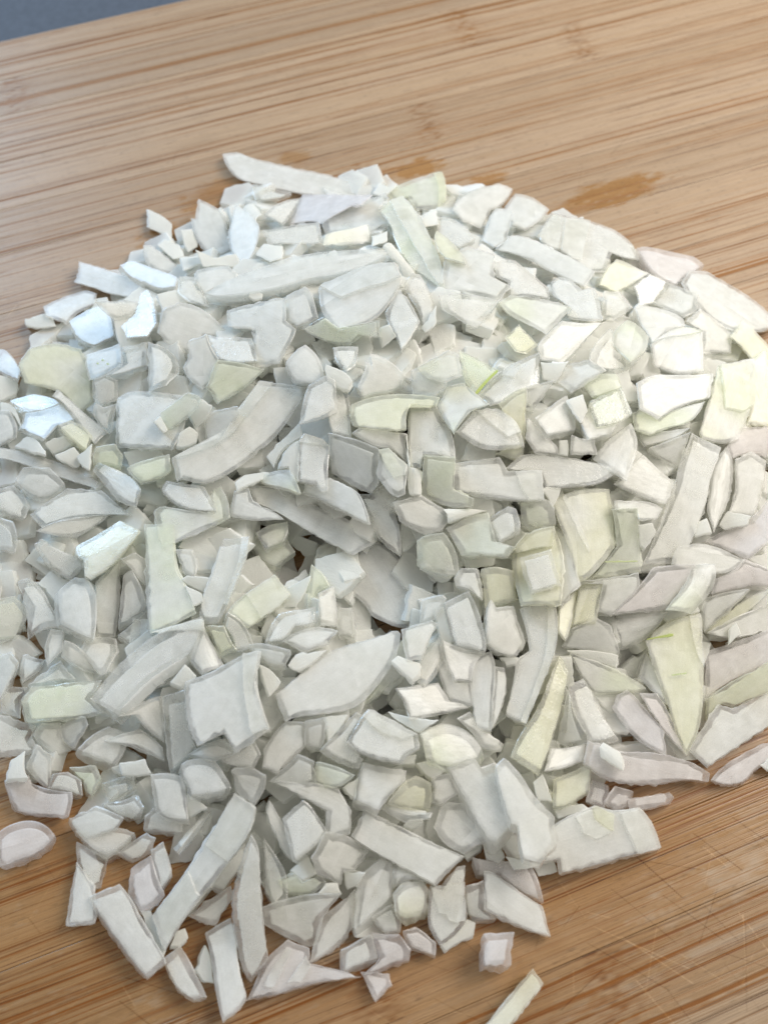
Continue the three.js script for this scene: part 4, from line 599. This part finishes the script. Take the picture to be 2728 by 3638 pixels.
o('2c7s', 'chunk', 'brightest bluish faceted chunk in the lower middle', [550, 1140, 640, 980, 680, 940, 830, 1010, 970, 1090, 980, 1180, 900, 1230, 880, 1270, 700, 1240, 580, 1180], { tilt: [-4, 10], kids: [{ name: 'facet', tint: 'w', shiny: true, t: 1.4, lift: 0.8, pts: [642, 985, 682, 945, 830, 1014, 966, 1092, 880, 1130, 740, 1090] }] });
o('1c4', 'petal', 'glassy grey-blue slab left of the brightest faceted chunk', [390, 1190, 520, 1050, 610, 960, 640, 980, 550, 1140, 650, 1240, 620, 1300, 480, 1260]);
o('2v5', 'dice', 'lilac-white block hanging below the brightest faceted chunk', [640, 1250, 760, 1280, 910, 1304, 900, 1364, 800, 1464, 740, 1554, 590, 1484, 610, 1344], { tilt: [-4, 12] });
o('2w4', 'petal', 'rounded white petal below the very large sloping petal', [50, 1180, 130, 1060, 190, 1010, 300, 1020, 300, 1160, 220, 1240, 140, 1327, 50, 1290], { tilt: [-8, 6], bow: 1.2 });
o('1m4', 'dice', 'cream bit right of the rounded white petal in the lower middle', [300, 1020, 420, 990, 430, 1120, 390, 1180, 300, 1160]);
o('1w3', 'flake', 'white flake under the front edge of the very large sloping petal', [420, 990, 560, 975, 520, 1050, 440, 1130]);
o('1m5', 'petal', 'broad cream petal below the rounded white petal', [90, 1374, 180, 1290, 260, 1214, 360, 1254, 370, 1374, 250, 1424]);
o('2y3', 'flake', 'tiny cream chip at the right of the brightest faceted chunk', [870, 1270, 910, 1220, 960, 1210, 950, 1270]);
o('1e3', 'flake', 'lime green shard below the brightest faceted chunk', [960, 1264, 1040, 1244, 1140, 1304, 1110, 1324, 1060, 1364, 1010, 1334]);
o('2l5', 'chunk', 'rounded lime-rimmed chunk right of the brightest faceted chunk', [980, 1090, 1090, 1020, 1200, 1030, 1300, 1090, 1350, 1180, 1330, 1230, 1150, 1290, 1020, 1230], { bow: 1 });
o('0m4', 'petal', 'shaded cream slab right of the lime-rimmed chunk', [1200, 1000, 1290, 960, 1320, 1060, 1480, 1150, 1450, 1190, 1350, 1180, 1300, 1090]);
o('0m4', 'petal', 'shaded slab above the lime-rimmed chunk', [790, 960, 930, 1000, 1090, 1010, 980, 1090, 830, 1010]);
o('2w7', 'chunk', 'largest bright white chunk at the lower right', [1130, 1264, 1280, 1199, 1340, 1284, 1420, 1254, 1540, 1344, 1650, 1434, 1659, 1474, 1530, 1624, 1440, 1734, 1380, 1714, 1250, 1494, 1180, 1374], { tilt: [-2, 8], bow: 1.2 });
o('0m4', 'dice', 'cream dice left of the sparkly cream piece', [-40, 560, 60, 550, 220, 600, 190, 690, 90, 690, 30, 640]);
o('0m4', 'dice', 'milky dice under the lens-shaped leaf', [200, 690, 250, 620, 400, 600, 440, 590, 330, 690, 260, 720]);
T(1728, 1950);
o('2y3', 'flake', 'thin yellow pointed sliver beside the lilac-grey square', [430, 330, 540, 230, 510, 450, 465, 540, 425, 490]);
o('2y4s', 'dice', 'glossy cream rectangle below the ribbed yellow petal', [500, 460, 545, 210, 695, 190, 670, 310, 650, 430, 600, 440], { tilt: [-2, 10] });
o('2w3', 'petal', 'half-round pinkish white petal below the glossy cream rectangle', [450, 590, 500, 470, 650, 410, 740, 460, 785, 610, 770, 640, 640, 610], { bow: 1 });
o('1w3', 'wedge', 'white fold under the half-round petal', [470, 600, 640, 600, 775, 630, 760, 700, 620, 660]);
o('1l2.5', 'wedge', 'pale lime triangular sliver pointing right, lower right', [490, 610, 760, 700, 945, 825, 780, 845, 630, 855, 540, 720], { bow: 0 });
o('1m4', 'petal', 'wide cream petal right of the glossy cream rectangle', [560, 190, 900, 140, 900, 230, 740, 400, 650, 370, 690, 190]);
o('1p4', 'petal', 'broad pinkish grey petal right of the heap centre, joined to a lime end', [990, 110, 1090, 95, 1230, 90, 1230, 150, 1180, 240, 1060, 360, 900, 370, 740, 385, 900, 230]);
o('2l4', 'petal', 'curved pale lime end piece at the right', [1230, 85, 1350, 90, 1360, 180, 1330, 270, 1220, 380, 1060, 360, 1190, 190], { tilt: [4, 6] });
o('0m4', 'petal', 'dim cream petal below the broad pinkish grey petal', [720, 400, 900, 370, 1070, 370, 1000, 480, 920, 560, 800, 600, 750, 470]);
o('2y4', 'petal', 'large tapering petal with green streaks at the right', [940, 540, 1060, 420, 1260, 375, 1275, 420, 1270, 560, 1285, 700, 1270, 1050, 1180, 1220, 1130, 1120, 1060, 900, 970, 650], { tilt: [2, 6], bow: 0.5, kids: [{ name: 'vein', label: 'green streak', tint: 'e', t: 0.5, lift: 0.08, pts: [947, 535, 952, 528, 1050, 506, 1098, 500, 1098, 514, 1040, 522] }, { name: 'vein', label: 'short green streak', tint: 'n', t: 0.4, lift: 0.03, pts: [1090, 740, 1178, 728, 1178, 736, 1095, 748] }, { name: 'layer', tint: 'w', shiny: true, t: 0.9, lift: 0.4, pts: [1190, 395, 1258, 378, 1272, 420, 1268, 560, 1282, 700, 1240, 640, 1210, 520] }] });
o('1m4', 'petal', 'cream petal under the left side of the large tapering petal', [1060, 920, 890, 760, 940, 610, 970, 650, 1050, 870]);
o('1p4', 'strip', 'pinkish white strip left of the tip of the large tapering petal', [740, 935, 770, 860, 830, 830, 900, 890, 1050, 1080, 1060, 1220, 900, 1150, 780, 1000], { tilt: [-4, 4] });
o('0p3', 'flake', 'small pinkish flake beside the board gap, right side', [840, 680, 930, 610, 900, 700, 890, 760]);
o('0p4', 'petal', 'pinkish petal under the tip of the large tapering petal', [900, 850, 1000, 850, 1060, 930, 1130, 1120, 1180, 1220, 1050, 1090]);
o('2w4s', 'wedge', 'frosted white wedge left of the pinkish white strip, lower right', [480, 800, 570, 755, 640, 870, 665, 940, 770, 1105, 690, 1140, 610, 1140, 570, 1070, 500, 950], { tilt: [2, 8] });
o('1g4', 'petal', 'shaded grey petal left of the frosted white wedge', [430, 1050, 480, 800, 500, 950, 590, 1090, 600, 1150, 490, 1180, 410, 1150]);
o('0m4', 'petal', 'dim cream slab below the frosted white wedge', [380, 1170, 500, 1170, 590, 1140, 570, 1250, 450, 1300, 340, 1310]);
o('1p4', 'strip', 'long pinkish slab along the lower right edge of the heap', [570, 1264, 600, 1134, 800, 1204, 960, 1194, 1190, 1244, 1320, 1324, 1310, 1374, 1200, 1354, 1000, 1394, 800, 1384, 680, 1354], { flat: 1 });
o('2w3', 'petal', 'white tag lying on the long pinkish slab', [665, 1170, 690, 1140, 800, 1200, 805, 1310, 680, 1230]);
o('2w4', 'petal', 'big flat white petal at the lower right frame edge', [1190, 1190, 1370, 910, 1450, 940, 1700, 800, 1700, 1020, 1500, 1150, 1300, 1290], { tilt: [4, 4], bow: 0.6 });
o('1y4', 'petal', 'pale yellow slab above the big flat white petal at the right edge', [1290, 890, 1420, 800, 1700, 650, 1700, 830, 1450, 940, 1370, 910, 1290, 1020]);
o('1p4', 'petal', 'pinkish grey slab above the pale yellow slab at the right edge', [1290, 610, 1430, 560, 1600, 500, 1700, 460, 1700, 650, 1400, 800, 1290, 880]);
o('0m4', 'petal', 'cream slab right of the large tapering petal, behind the pinkish grey slab', [1300, 490, 1500, 380, 1700, 310, 1700, 470, 1430, 540]);
o('1y3', 'strip', 'thin cream-yellow strip at the right frame edge', [1280, 480, 1500, 300, 1690, 220, 1620, 310, 1450, 430, 1290, 500]);
o('1m4', 'petal', 'grey-cream petal above the thin cream-yellow strip', [1280, 290, 1420, 250, 1550, 235, 1400, 390, 1280, 490, 1260, 370]);
o('2y3', 'flake', 'cream tip at the right frame edge beside the ribbed cream slab', [1530, 50, 1690, 20, 1690, 140, 1580, 80]);
o('0p4', 'petal', 'pinkish shade-side slab right of the curved lime end piece', [1340, 180, 1470, 130, 1540, 60, 1690, 130, 1690, 220, 1540, 230, 1330, 270]);
o('0p3', 'flake', 'papery pink piece at the lower right rim of the heap', [1320, 1364, 1370, 1304, 1480, 1224, 1700, 1114, 1700, 1224, 1600, 1274, 1540, 1354, 1490, 1389, 1380, 1394]);
o('0p3', 'flake', 'small pink piece cut by the right frame edge, lowest there', [1610, 1274, 1700, 1214, 1720, 1224, 1720, 1304, 1650, 1304]);
o('0m3', 'flake', 'small cream flake beside the right-hand board gap', [1430, 470, 1470, 430, 1500, 500, 1430, 560]);
T(0, 2700);
o('2w6s', 'chunk', 'bright white block with a torn lower edge, left of the banded strip', [1060, 25, 1110, -10, 1230, -15, 1300, 30, 1370, 170, 1260, 205, 1120, 215, 1095, 120, 1070, 90], { tilt: [-2, 10] });
o('2w6', 'dice', 'squarish white block with a pale band, left of the torn-edged block', [880, 80, 990, 70, 1065, 95, 1095, 180, 1110, 360, 960, 350, 905, 300, 890, 170], { tilt: [-2, 6] });
o('1m4', 'dice', 'shaded dice under the squarish white block', [850, 330, 900, 280, 960, 350, 1080, 370, 1075, 430, 960, 430, 840, 415]);
o('2w6', 'strip', 'long bright banded strip, lower left of the picture', [890, 920, 1060, 720, 1200, 500, 1380, 190, 1510, 280, 1500, 370, 1430, 500, 1260, 720, 1110, 900, 970, 1130], { tilt: [-4, 6], bow: 0.4, kids: [{ name: 'layer', tint: 'w', t: 1, lift: 0.4, pts: [1205, 500, 1380, 195, 1505, 282, 1496, 370, 1430, 495, 1340, 600] }, { name: 'layer', tint: 'c', t: 1, lift: 0.35, pts: [895, 920, 1060, 725, 1110, 650, 1180, 800, 1108, 895, 970, 1122] }] });
o('1w4', 'strip', 'pale side slab under the right edge of the long banded strip', [1100, 920, 1240, 755, 1300, 790, 1475, 560, 1440, 490, 1250, 720, 1110, 890]);
o('2w4', 'wedge', 'smooth bright wedge face at the lower left, above the board', [395, 345, 560, 265, 640, 290, 740, 340, 700, 400, 500, 470, 440, 420], { tilt: [-4, 4] });
o('1w5', 'wedge', 'lower half of the wedge at the lower left, its tip pointing down', [440, 420, 700, 390, 800, 430, 720, 520, 630, 578, 540, 535]);
o('1w4', 'petal', 'milky petal behind the smooth bright wedge at the lower left', [600, 260, 700, 250, 790, 215, 850, 280, 820, 350, 740, 380, 640, 300]);
o('1g4', 'dice', 'greyish dice above the milky petal at the lower left', [595, 140, 740, 90, 790, 100, 805, 180, 730, 230, 640, 260]);
o('2w5s', 'chunk', 'frosted white dice right of the bright lilac-white chunk, lower left', [280, 170, 310, 80, 400, 70, 480, 120, 490, 215, 390, 180]);
o('1l4', 'dice', 'lime-white dice right of the frosted white dice, lower left', [400, 40, 560, 30, 600, 120, 540, 225, 500, 200, 490, 120]);
o('0p4', 'petal', 'brownish see-through slab on the board at the lower left', [20, 120, 160, 90, 170, 130, 290, 180, 420, 190, 430, 240, 400, 340, 200, 340, 80, 310, 60, 250], { flat: 1 });
o('0p5', 'chunk', 'blurred pinkish chunk lying apart at the left frame edge', [0, 410, 100, 360, 200, 350, 290, 390, 330, 450, 280, 520, 150, 590, 0, 635, -40, 600, -40, 460]);
o('0g3', 'dice', 'dark glassy slab below the wedge at the lower left', [450, 480, 560, 540, 640, 580, 600, 740, 520, 780, 450, 600], { flat: 1 });
o('0v4', 'strip', 'lilac-brown strip lying on the board below the wedge, lower left', [450, 600, 560, 740, 560, 960, 540, 975, 385, 980, 400, 850], { flat: 1 });
o('1v6', 'strip', 'thick grey-lilac strip reaching over the board at the lower left', [515, 810, 700, 730, 760, 800, 850, 960, 960, 1150, 980, 1200, 870, 1290, 800, 1230, 640, 1020], { bow: 0.8 });
o('0m4', 'petal', 'cream petal right of the wedge at the lower left', [690, 550, 780, 480, 860, 430, 920, 460, 880, 560, 780, 610]);
o('0p4', 'petal', 'brownish pink petal in shade left of the long banded strip', [770, 640, 890, 560, 930, 700, 970, 800, 900, 880, 830, 900, 750, 780]);
o('1w4', 'strip', 'short upright white piece left of the long banded strip', [885, 530, 960, 480, 1010, 640, 1010, 690, 940, 780, 900, 640]);
o('0v3', 'strip', 'thin lilac edge beside the thick grey-lilac strip', [830, 890, 890, 890, 980, 1120, 960, 1170, 900, 1050]);
o('0v4', 'strip', 'lilac strip pointing down below the long banded strip', [960, 1170, 1060, 1090, 1130, 1200, 1220, 1400, 1150, 1420, 1040, 1360], { flat: 1 });
o('1c4', 'dice', 'small bluish chip at the lower end of the long banded strip', [1000, 1100, 1040, 1010, 1090, 990, 1110, 1050, 1060, 1100]);
o('0p3', 'wedge', 'brownish glassy wedge left of the lowest bright strip', [1150, 1240, 1210, 1090, 1240, 1150, 1260, 1320, 1200, 1310]);
o('2w5', 'strip', 'lowest bright cream-white strip, upright at the bottom left', [1205, 1020, 1300, 960, 1360, 930, 1390, 1050, 1400, 1200, 1452, 1410, 1411, 1480, 1312, 1549, 1270, 1400, 1240, 1140], { tilt: [-4, 2], bow: 0.3 });
o('1m4s', 'strip', 'long ragged upright strip right of the lowest bright strip', [1370, 760, 1480, 440, 1530, 520, 1530, 700, 1545, 880, 1560, 1030, 1580, 1170, 1480, 1320, 1430, 1250, 1390, 1050, 1370, 900]);
o('0m4', 'petal', 'cream slab between the banded strip and the ragged upright strip', [1200, 850, 1360, 740, 1370, 820, 1270, 980, 1200, 970, 1110, 920]);
o('1m4s', 'strip', 'textured cream strip right of the long ragged strip', [1553, 460, 1623, 560, 1693, 680, 1693, 820, 1623, 885, 1553, 790]);
o('2w3', 'flake', 'slim white blade with a pointed top, right of the banded strip', [1568, 300, 1588, 240, 1643, 330, 1693, 420, 1813, 560, 1733, 605, 1683, 570, 1633, 450]);
o('1g4', 'dice', 'grey dice at the left of the frosted white dice', [50, 60, 60, 0, 150, -60, 140, 60, 170, 110, 40, 120]);
o('1m4', 'petal', 'cream petal left of the torn-edged white block', [700, 20, 850, 0, 890, 80, 800, 100, 720, 90]);
o('1m3', 'flake', 'small cream flake between the squarish block and the banded strip', [1110, 350, 1100, 200, 1220, 290, 1180, 300]);
o('0g4', 'petal', 'shaded grey slab left of the upper half of the banded strip', [1020, 520, 1200, 310, 1250, 300, 1180, 420, 1060, 560]);
o('0m4', 'petal', 'cream slab right of the torn-edged white block', [1360, 60, 1480, 40, 1570, 90, 1560, 180, 1500, 270, 1390, 190]);
T(900, 2700);
o('2w6', 'chunk', 'bright white leaf-like chunk left of the broad rectangular strip', [160, 345, 290, 230, 340, 260, 430, 420, 400, 480, 300, 560, 230, 605, 190, 460], { tilt: [-4, 8], bow: 0.9 });
o('1l3', 'dice', 'pale lime dice below the bright leaf-like chunk', [215, 650, 320, 560, 375, 670, 290, 715]);
o('0m5', 'petal', 'large rounded cream slab behind the bright leaf-like chunk', [120, 130, 360, 130, 500, 170, 580, 300, 570, 440, 430, 480, 430, 300, 300, 220], { bow: 1.2 });
o('0m4', 'petal', 'cream slab left of the broad rectangular strip', [340, 580, 430, 430, 570, 450, 690, 540, 600, 650, 640, 660, 530, 660, 520, 740, 380, 680]);
o('2w5', 'strip', 'broad rectangular white strip sloping right in the lower middle', [575, 450, 650, 290, 760, 340, 900, 410, 1060, 490, 1245, 570, 1130, 680, 1080, 745, 900, 640, 700, 540], { tilt: [0, 6], bow: 0.3 });
o('0w4', 'petal', 'yellow-brown petal in shade above the broad rectangular strip', [750, 290, 790, 240, 900, 300, 1050, 310, 1040, 345, 890, 370]);
o('1y5', 'chunk', 'round yellowish chunk above the broad rectangular strip', [790, 250, 880, 140, 960, 105, 1050, 140, 1055, 240, 1040, 310, 900, 310], { bow: 1.2 });
o('1w3', 'flake', 'little cream sliver on the upper edge of the broad rectangular strip', [885, 385, 920, 350, 1000, 345, 1000, 370, 930, 410]);
o('1l4', 'petal', 'grey-lime petal below the glassy grey-blue slab', [350, 120, 370, 10, 480, 30, 600, 90, 530, 160, 410, 175]);
o('0w3', 'dice', 'small yellow-brown bit left of the hanging lilac-white block', [530, 160, 620, 100, 600, 230, 560, 200]);
o('1m5', 'petal', 'cream slab right of the broad rectangular strip', [1060, 400, 1110, 260, 1250, 250, 1380, 470, 1240, 560, 1120, 500]);
o('0w4', 'flake', 'dim cream flake at the right end of the broad rectangular strip', [1240, 560, 1320, 490, 1350, 500, 1340, 540, 1260, 590]);
o('2w3', 'wedge', 'long pinkish white diamond with a sharp lower tip, bottom middle', [395, 940, 500, 850, 600, 760, 590, 990, 510, 1100, 400, 1165, 330, 1200], { tilt: [-2, 4] });
o('2c4', 'wedge', 'bluish white diamond beside the long pinkish white diamond', [610, 690, 750, 570, 820, 600, 815, 810, 660, 950, 590, 1010, 600, 830], { tilt: [-4, 4] });
o('1e3', 'flake', 'pale green shard above the bluish white diamond', [525, 660, 660, 665, 600, 750, 550, 760]);
o('1y5', 'chunk', 'smooth yellowish round chunk in the bottom middle', [820, 790, 880, 720, 1000, 700, 1040, 760, 1020, 900, 890, 940, 830, 900], { bow: 1 });
o('2w4', 'wedge', 'six-sided white piece with a pointed lower end, bottom middle', [1040, 740, 1110, 740, 1200, 630, 1250, 620, 1255, 950, 1190, 1040, 1100, 1100, 1060, 1040, 1020, 960], { tilt: [-2, 6], kids: [{ name: 'facet', tint: 'w', shiny: true, t: 1, lift: 0.5, pts: [1045, 745, 1110, 745, 1245, 720, 1250, 945, 1190, 960, 1090, 900] }] });
o('1m4', 'dice', 'cream dice below the smooth yellowish round chunk', [690, 930, 820, 850, 870, 950, 860, 1015, 770, 1025]);
o('1m4', 'dice', 'pinkish cream square at the bottom rim of the heap', [510, 1120, 700, 1020, 740, 1170, 520, 1260], { tilt: [0, 4] });
o('0p4', 'petal', 'translucent pink slab right of the pinkish cream square', [700, 1030, 860, 1030, 930, 1120, 920, 1190, 740, 1250, 650, 1270, 740, 1170], { flat: 1 });
o('0p4', 'petal', 'pink frosted petal left of the six-sided white piece', [880, 1010, 960, 990, 1080, 1080, 1075, 1160, 920, 1110]);
o('0w3', 'dice', 'clear chip behind the tip of the six-sided white piece', [1100, 1090, 1200, 1030, 1260, 940, 1310, 960, 1300, 1040, 1190, 1080, 1130, 1130]);
o('0m4', 'dice', 'cream slab right of the six-sided white piece', [1250, 740, 1360, 710, 1370, 880, 1440, 950, 1300, 960, 1260, 900]);
o('1w3', 'wedge', 'broad pale wedge with a pink point, lower right', [1359, 655, 1404, 655, 1494, 720, 1644, 830, 1704, 860, 1754, 1045, 1614, 1010, 1434, 930, 1359, 885], { flat: 1 });
o('0p3', 'petal', 'pink piece behind the broad pale wedge', [1290, 575, 1394, 600, 1474, 610, 1634, 620, 1674, 690, 1704, 800, 1714, 850, 1574, 790, 1454, 690, 1364, 700, 1310, 690], { flat: 1 });
o('0p8', 'dice', 'single pinkish cube lying alone on the board at the lower right', [1355, 1025, 1540, 1015, 1520, 1215, 1360, 1220], { tilt: [0, -6], bow: 0.1, e: [-36, 44] });
o('1m4', 'petal', 'flat cream slab left of the long pinkish white diamond', [50, 870, 150, 830, 350, 790, 520, 790, 400, 930, 380, 1090, 330, 1110, 200, 1060, 60, 970]);
o('0p4', 'petal', 'ribbed pinkish slab at the bottom rim of the heap', [-40, 1420, 0, 1340, 60, 1180, 200, 1060, 330, 1110, 330, 1200, 510, 1240, 640, 1280, 390, 1310, 100, 1400], { flat: 1, kids: [{ name: 'rib', tint: 'm', t: 0.8, lift: 0.4, pts: [60, 1330, 190, 1110, 230, 1120, 120, 1340] }, { name: 'rib', tint: 'm', t: 0.8, lift: 0.4, pts: [200, 1310, 310, 1150, 340, 1210, 280, 1310] }] });
o('0p3', 'flake', 'small pink triangle lying on the board below the heap', [629, 1249, 798, 1259, 818, 1329, 718, 1430], { flat: 1 });
o('0y4', 'strip', 'cream stick lying alone at the bottom right of the picture', [1649, 1229, 1712, 1319, 1560, 1500, 1459, 1640, 1330, 1600, 1420, 1500], { flat: 1, bow: 0.2 });
o('0l4', 'petal', 'dull lime petal below the pale lime dice', [140, 710, 230, 660, 290, 720, 380, 680, 430, 720, 370, 790, 280, 815, 190, 790]);
o('0m4', 'dice', 'cream bit below the largest bright white chunk', [1350, 490, 1450, 480, 1480, 570, 1440, 610, 1370, 580]);
o('0w4', 'flake', 'brownish bit in the gap left of the pale green shard', [430, 730, 500, 730, 520, 790, 380, 790]);
o('0m4', 'petal', 'cream slab under the middle of the broad rectangular strip', [820, 600, 1000, 640, 1080, 745, 970, 700, 880, 720, 820, 780]);
o('0m4', 'petal', 'cream petal left of the largest bright white chunk', [1050, 100, 1160, 80, 1220, 200, 1100, 270, 1050, 250]);
T(1728, 2700);
o('2w4', 'chunk', 'lilac-white slab on the right of the largest bright chunk', [50, 30, 100, -20, 200, 70, 280, 210, 410, 340, 400, 400, 420, 500, 320, 620, 220, 590, 180, 390, 140, 380, 80, 200], { tilt: [0, 6] });
o('2y5', 'dice', 'cream four-sided block at the lower right rim of the heap', [395, 110, 500, 70, 620, 25, 610, 180, 470, 280, 390, 280], { tilt: [0, 6] });
o('1p4s', 'dice', 'frosted pink dice right of the cream four-sided block', [600, 180, 620, 110, 720, 150, 690, 290, 580, 250]);
o('1p4', 'dice', 'pinkish block at the left end of the thin pink stick', [690, 250, 760, 150, 865, 180, 830, 280, 760, 305]);
o('0p4', 'strip', 'thin pink stick lying on the board at the lower right rim', [830, 230, 860, 225, 1080, 190, 1100, 220, 1080, 260, 930, 300, 840, 290], { flat: 1 });
o('1w5', 'strip', 'large scalloped petal with layered lobes, lower right', [330, 450, 420, 360, 640, 268, 760, 305, 900, 278, 980, 360, 1030, 520, 870, 560, 680, 620, 430, 678, 415, 590, 330, 600], { tilt: [0, 2], bow: 0.4, kids: [{ name: 'layer', label: 'cream lobe', tint: 'y', t: 1, lift: 0.6, pts: [620, 280, 650, 272, 750, 320, 745, 420, 700, 400, 640, 350] }, { name: 'layer', label: 'end lobe', tint: 'w', t: 1.2, lift: 0.7, pts: [785, 312, 895, 282, 975, 362, 1025, 516, 885, 552, 850, 470, 805, 390] }, { name: 'layer', tint: 'w', t: 1, lift: 0.4, pts: [520, 335, 620, 290, 640, 355, 740, 425, 640, 470, 560, 430] }] });
o('0m4', 'dice', 'cream dice under the tip of the largest bright chunk', [70, 470, 150, 390, 220, 430, 250, 590, 140, 590]);
o('0y3', 'flake', 'yellowish flake on the board left of the scalloped petal', [110, 570, 200, 590, 320, 620, 260, 640, 170, 650]);
o('1l4', 'dice', 'pale dice left of the cream four-sided block', [270, 130, 330, 80, 345, 120, 390, 250, 300, 240]);
o('0p4', 'strip', 'pink bit between the cream block and the scalloped petal', [390, 290, 560, 260, 600, 290, 420, 350]);
T(1728, 1950);
o('2w4s', 'strip', 'long textured white strip with ragged lower end, right of the soft white chunk', [195, 330, 400, 290, 425, 420, 415, 590, 340, 770, 230, 1045, 110, 985, 165, 790, 190, 660, 270, 590, 245, 460], { tilt: [-6, 6], kids: [{ name: 'layer', tint: 'm', shiny: true, t: 0.9, lift: 0.5, pts: [355, 310, 398, 295, 422, 420, 412, 590, 338, 765, 232, 1035, 200, 1015, 300, 760, 360, 560] }] });
o('2y5s', 'strip', 'glossy cream strip crossing below the long textured strip', [405, 680, 430, 625, 485, 710, 460, 900, 410, 1080, 370, 1200, 310, 1340, 150, 1230, 200, 1100, 310, 940], { tilt: [8, 8], bow: 1.2 });

for (const q of list.slice().sort((a, b) => a.layer - b.layer || a.at - b.at)) lay(q);
// the 300 that show most are things; the slivers that hardly show go with the small bits below
const shown = new Map(); for (const k of owner) if (k >= 0) shown.set(k, (shown.get(k) ?? 0) + 1);
const ranked = list.slice().sort((a, b) => (shown.get(b.at) ?? 0) - (shown.get(a.at) ?? 0) || a.at - b.at), things = new Set(ranked.slice(0, 300));
for (const q of list) if (things.has(q)) { q.thing.name = numbered('onion_' + q.kind); scene.add(q.thing); }
console.log(list.length, 'pieces; dropped to small bits from', shown.get(ranked[300]?.at), 'patches down');

// ---------------------------------------------------------------- the uncountable small bits that fill the heap underneath
{
  const R = rng(4242), shapes = [];
  for (let k = 0; k < 10; k++) {
    const n = 4 + Math.floor(R() * 2), w = 0.005 + 0.003 * R(), h = 0.0035 + 0.003 * R(), poly = [];
    for (let i = 0; i < n; i++) { const a = (i + 0.35 * R()) / n * Math.PI * 2 + 0.6; poly.push([Math.cos(a) * w * (0.8 + 0.4 * R()), Math.sin(a) * h * (0.8 + 0.4 * R())]); }
    shapes.push(solid(poly, 0.003 + 0.0015 * R(), (u, v) => 0.0002 * Math.sin(u * 600 + k), R));
  }
  const geos = [], xs = FOOT.map((p) => p[0]), zs = FOOT.map((p) => p[1]), x0 = Math.min(...xs), x1 = Math.max(...xs), z0 = Math.min(...zs), z1 = Math.max(...zs), step = 0.0062;
  for (let x = x0; x < x1; x += step) for (let z = z0; z < z1; z += step) {
    const X = x + (R() - 0.5) * step, Z = z + (R() - 0.5) * step, h = relief(X, Z); if (h < 0.0022) continue;
    for (let y = 0.0016; y < h; y += 0.0042) {
      if (y < h - 0.009) continue;
      const v = new THREE.Vector3(X, Math.max(0.0032, y), Z), far = v.distanceTo(EYE), s = v.clone().project(camera), ci = Math.floor((s.x + 1) / 2 * GW), cj = Math.floor((1 - s.y) / 2 * GH);
      if (ci >= 0 && ci < GW && cj >= 0 && cj < GH && owner[cj * GW + ci] >= 0 && far < tops[cj * GW + ci] + 0.0035) continue;      // a larger piece lies there
      const n = slope(X, Z).add(new THREE.Vector3(R() - 0.5, 0.2, R() - 0.5).multiplyScalar(0.9)).normalize(), m = new THREE.Matrix4().compose(new THREE.Vector3(X, Math.max(0.0032, y - 0.001 * R()), Z), new THREE.Quaternion().setFromUnitVectors(new THREE.Vector3(0, 0, 1), n).multiply(new THREE.Quaternion().setFromAxisAngle(new THREE.Vector3(0, 0, 1), R() * 6.28)), new THREE.Vector3(1, 1, 1));
      geos.push(shapes[Math.floor(R() * shapes.length)].clone().applyMatrix4(m));
    }
  }
  for (const q of ranked.slice(300)) { q.thing.updateMatrix(); const g = q.thing.geometry.clone().applyMatrix4(q.thing.matrix); g.clearGroups(); geos.push(g); }
  const m = shadows(new THREE.Mesh(mergeGeometries(geos), new THREE.MeshPhysicalMaterial({ color: new THREE.Color().setRGB(0.96, 0.962, 0.925), map: MAPS[1], roughness: 1, transmission: 0.6, thickness: 0, ior: 1.3, side: THREE.DoubleSide, bumpMap: SMOOTH, bumpScale: 0.0001 })));
  m.name = 'chopped_onion'; m.userData = { kind: 'stuff', label: 'small chopped onion bits packed under the heap of larger pieces', category: 'chopped onion' }; scene.add(m);
  console.log(geos.length, 'filling bits', m.geometry.attributes.position.count / 3, 'triangles');
}

renderer.render(scene, camera);
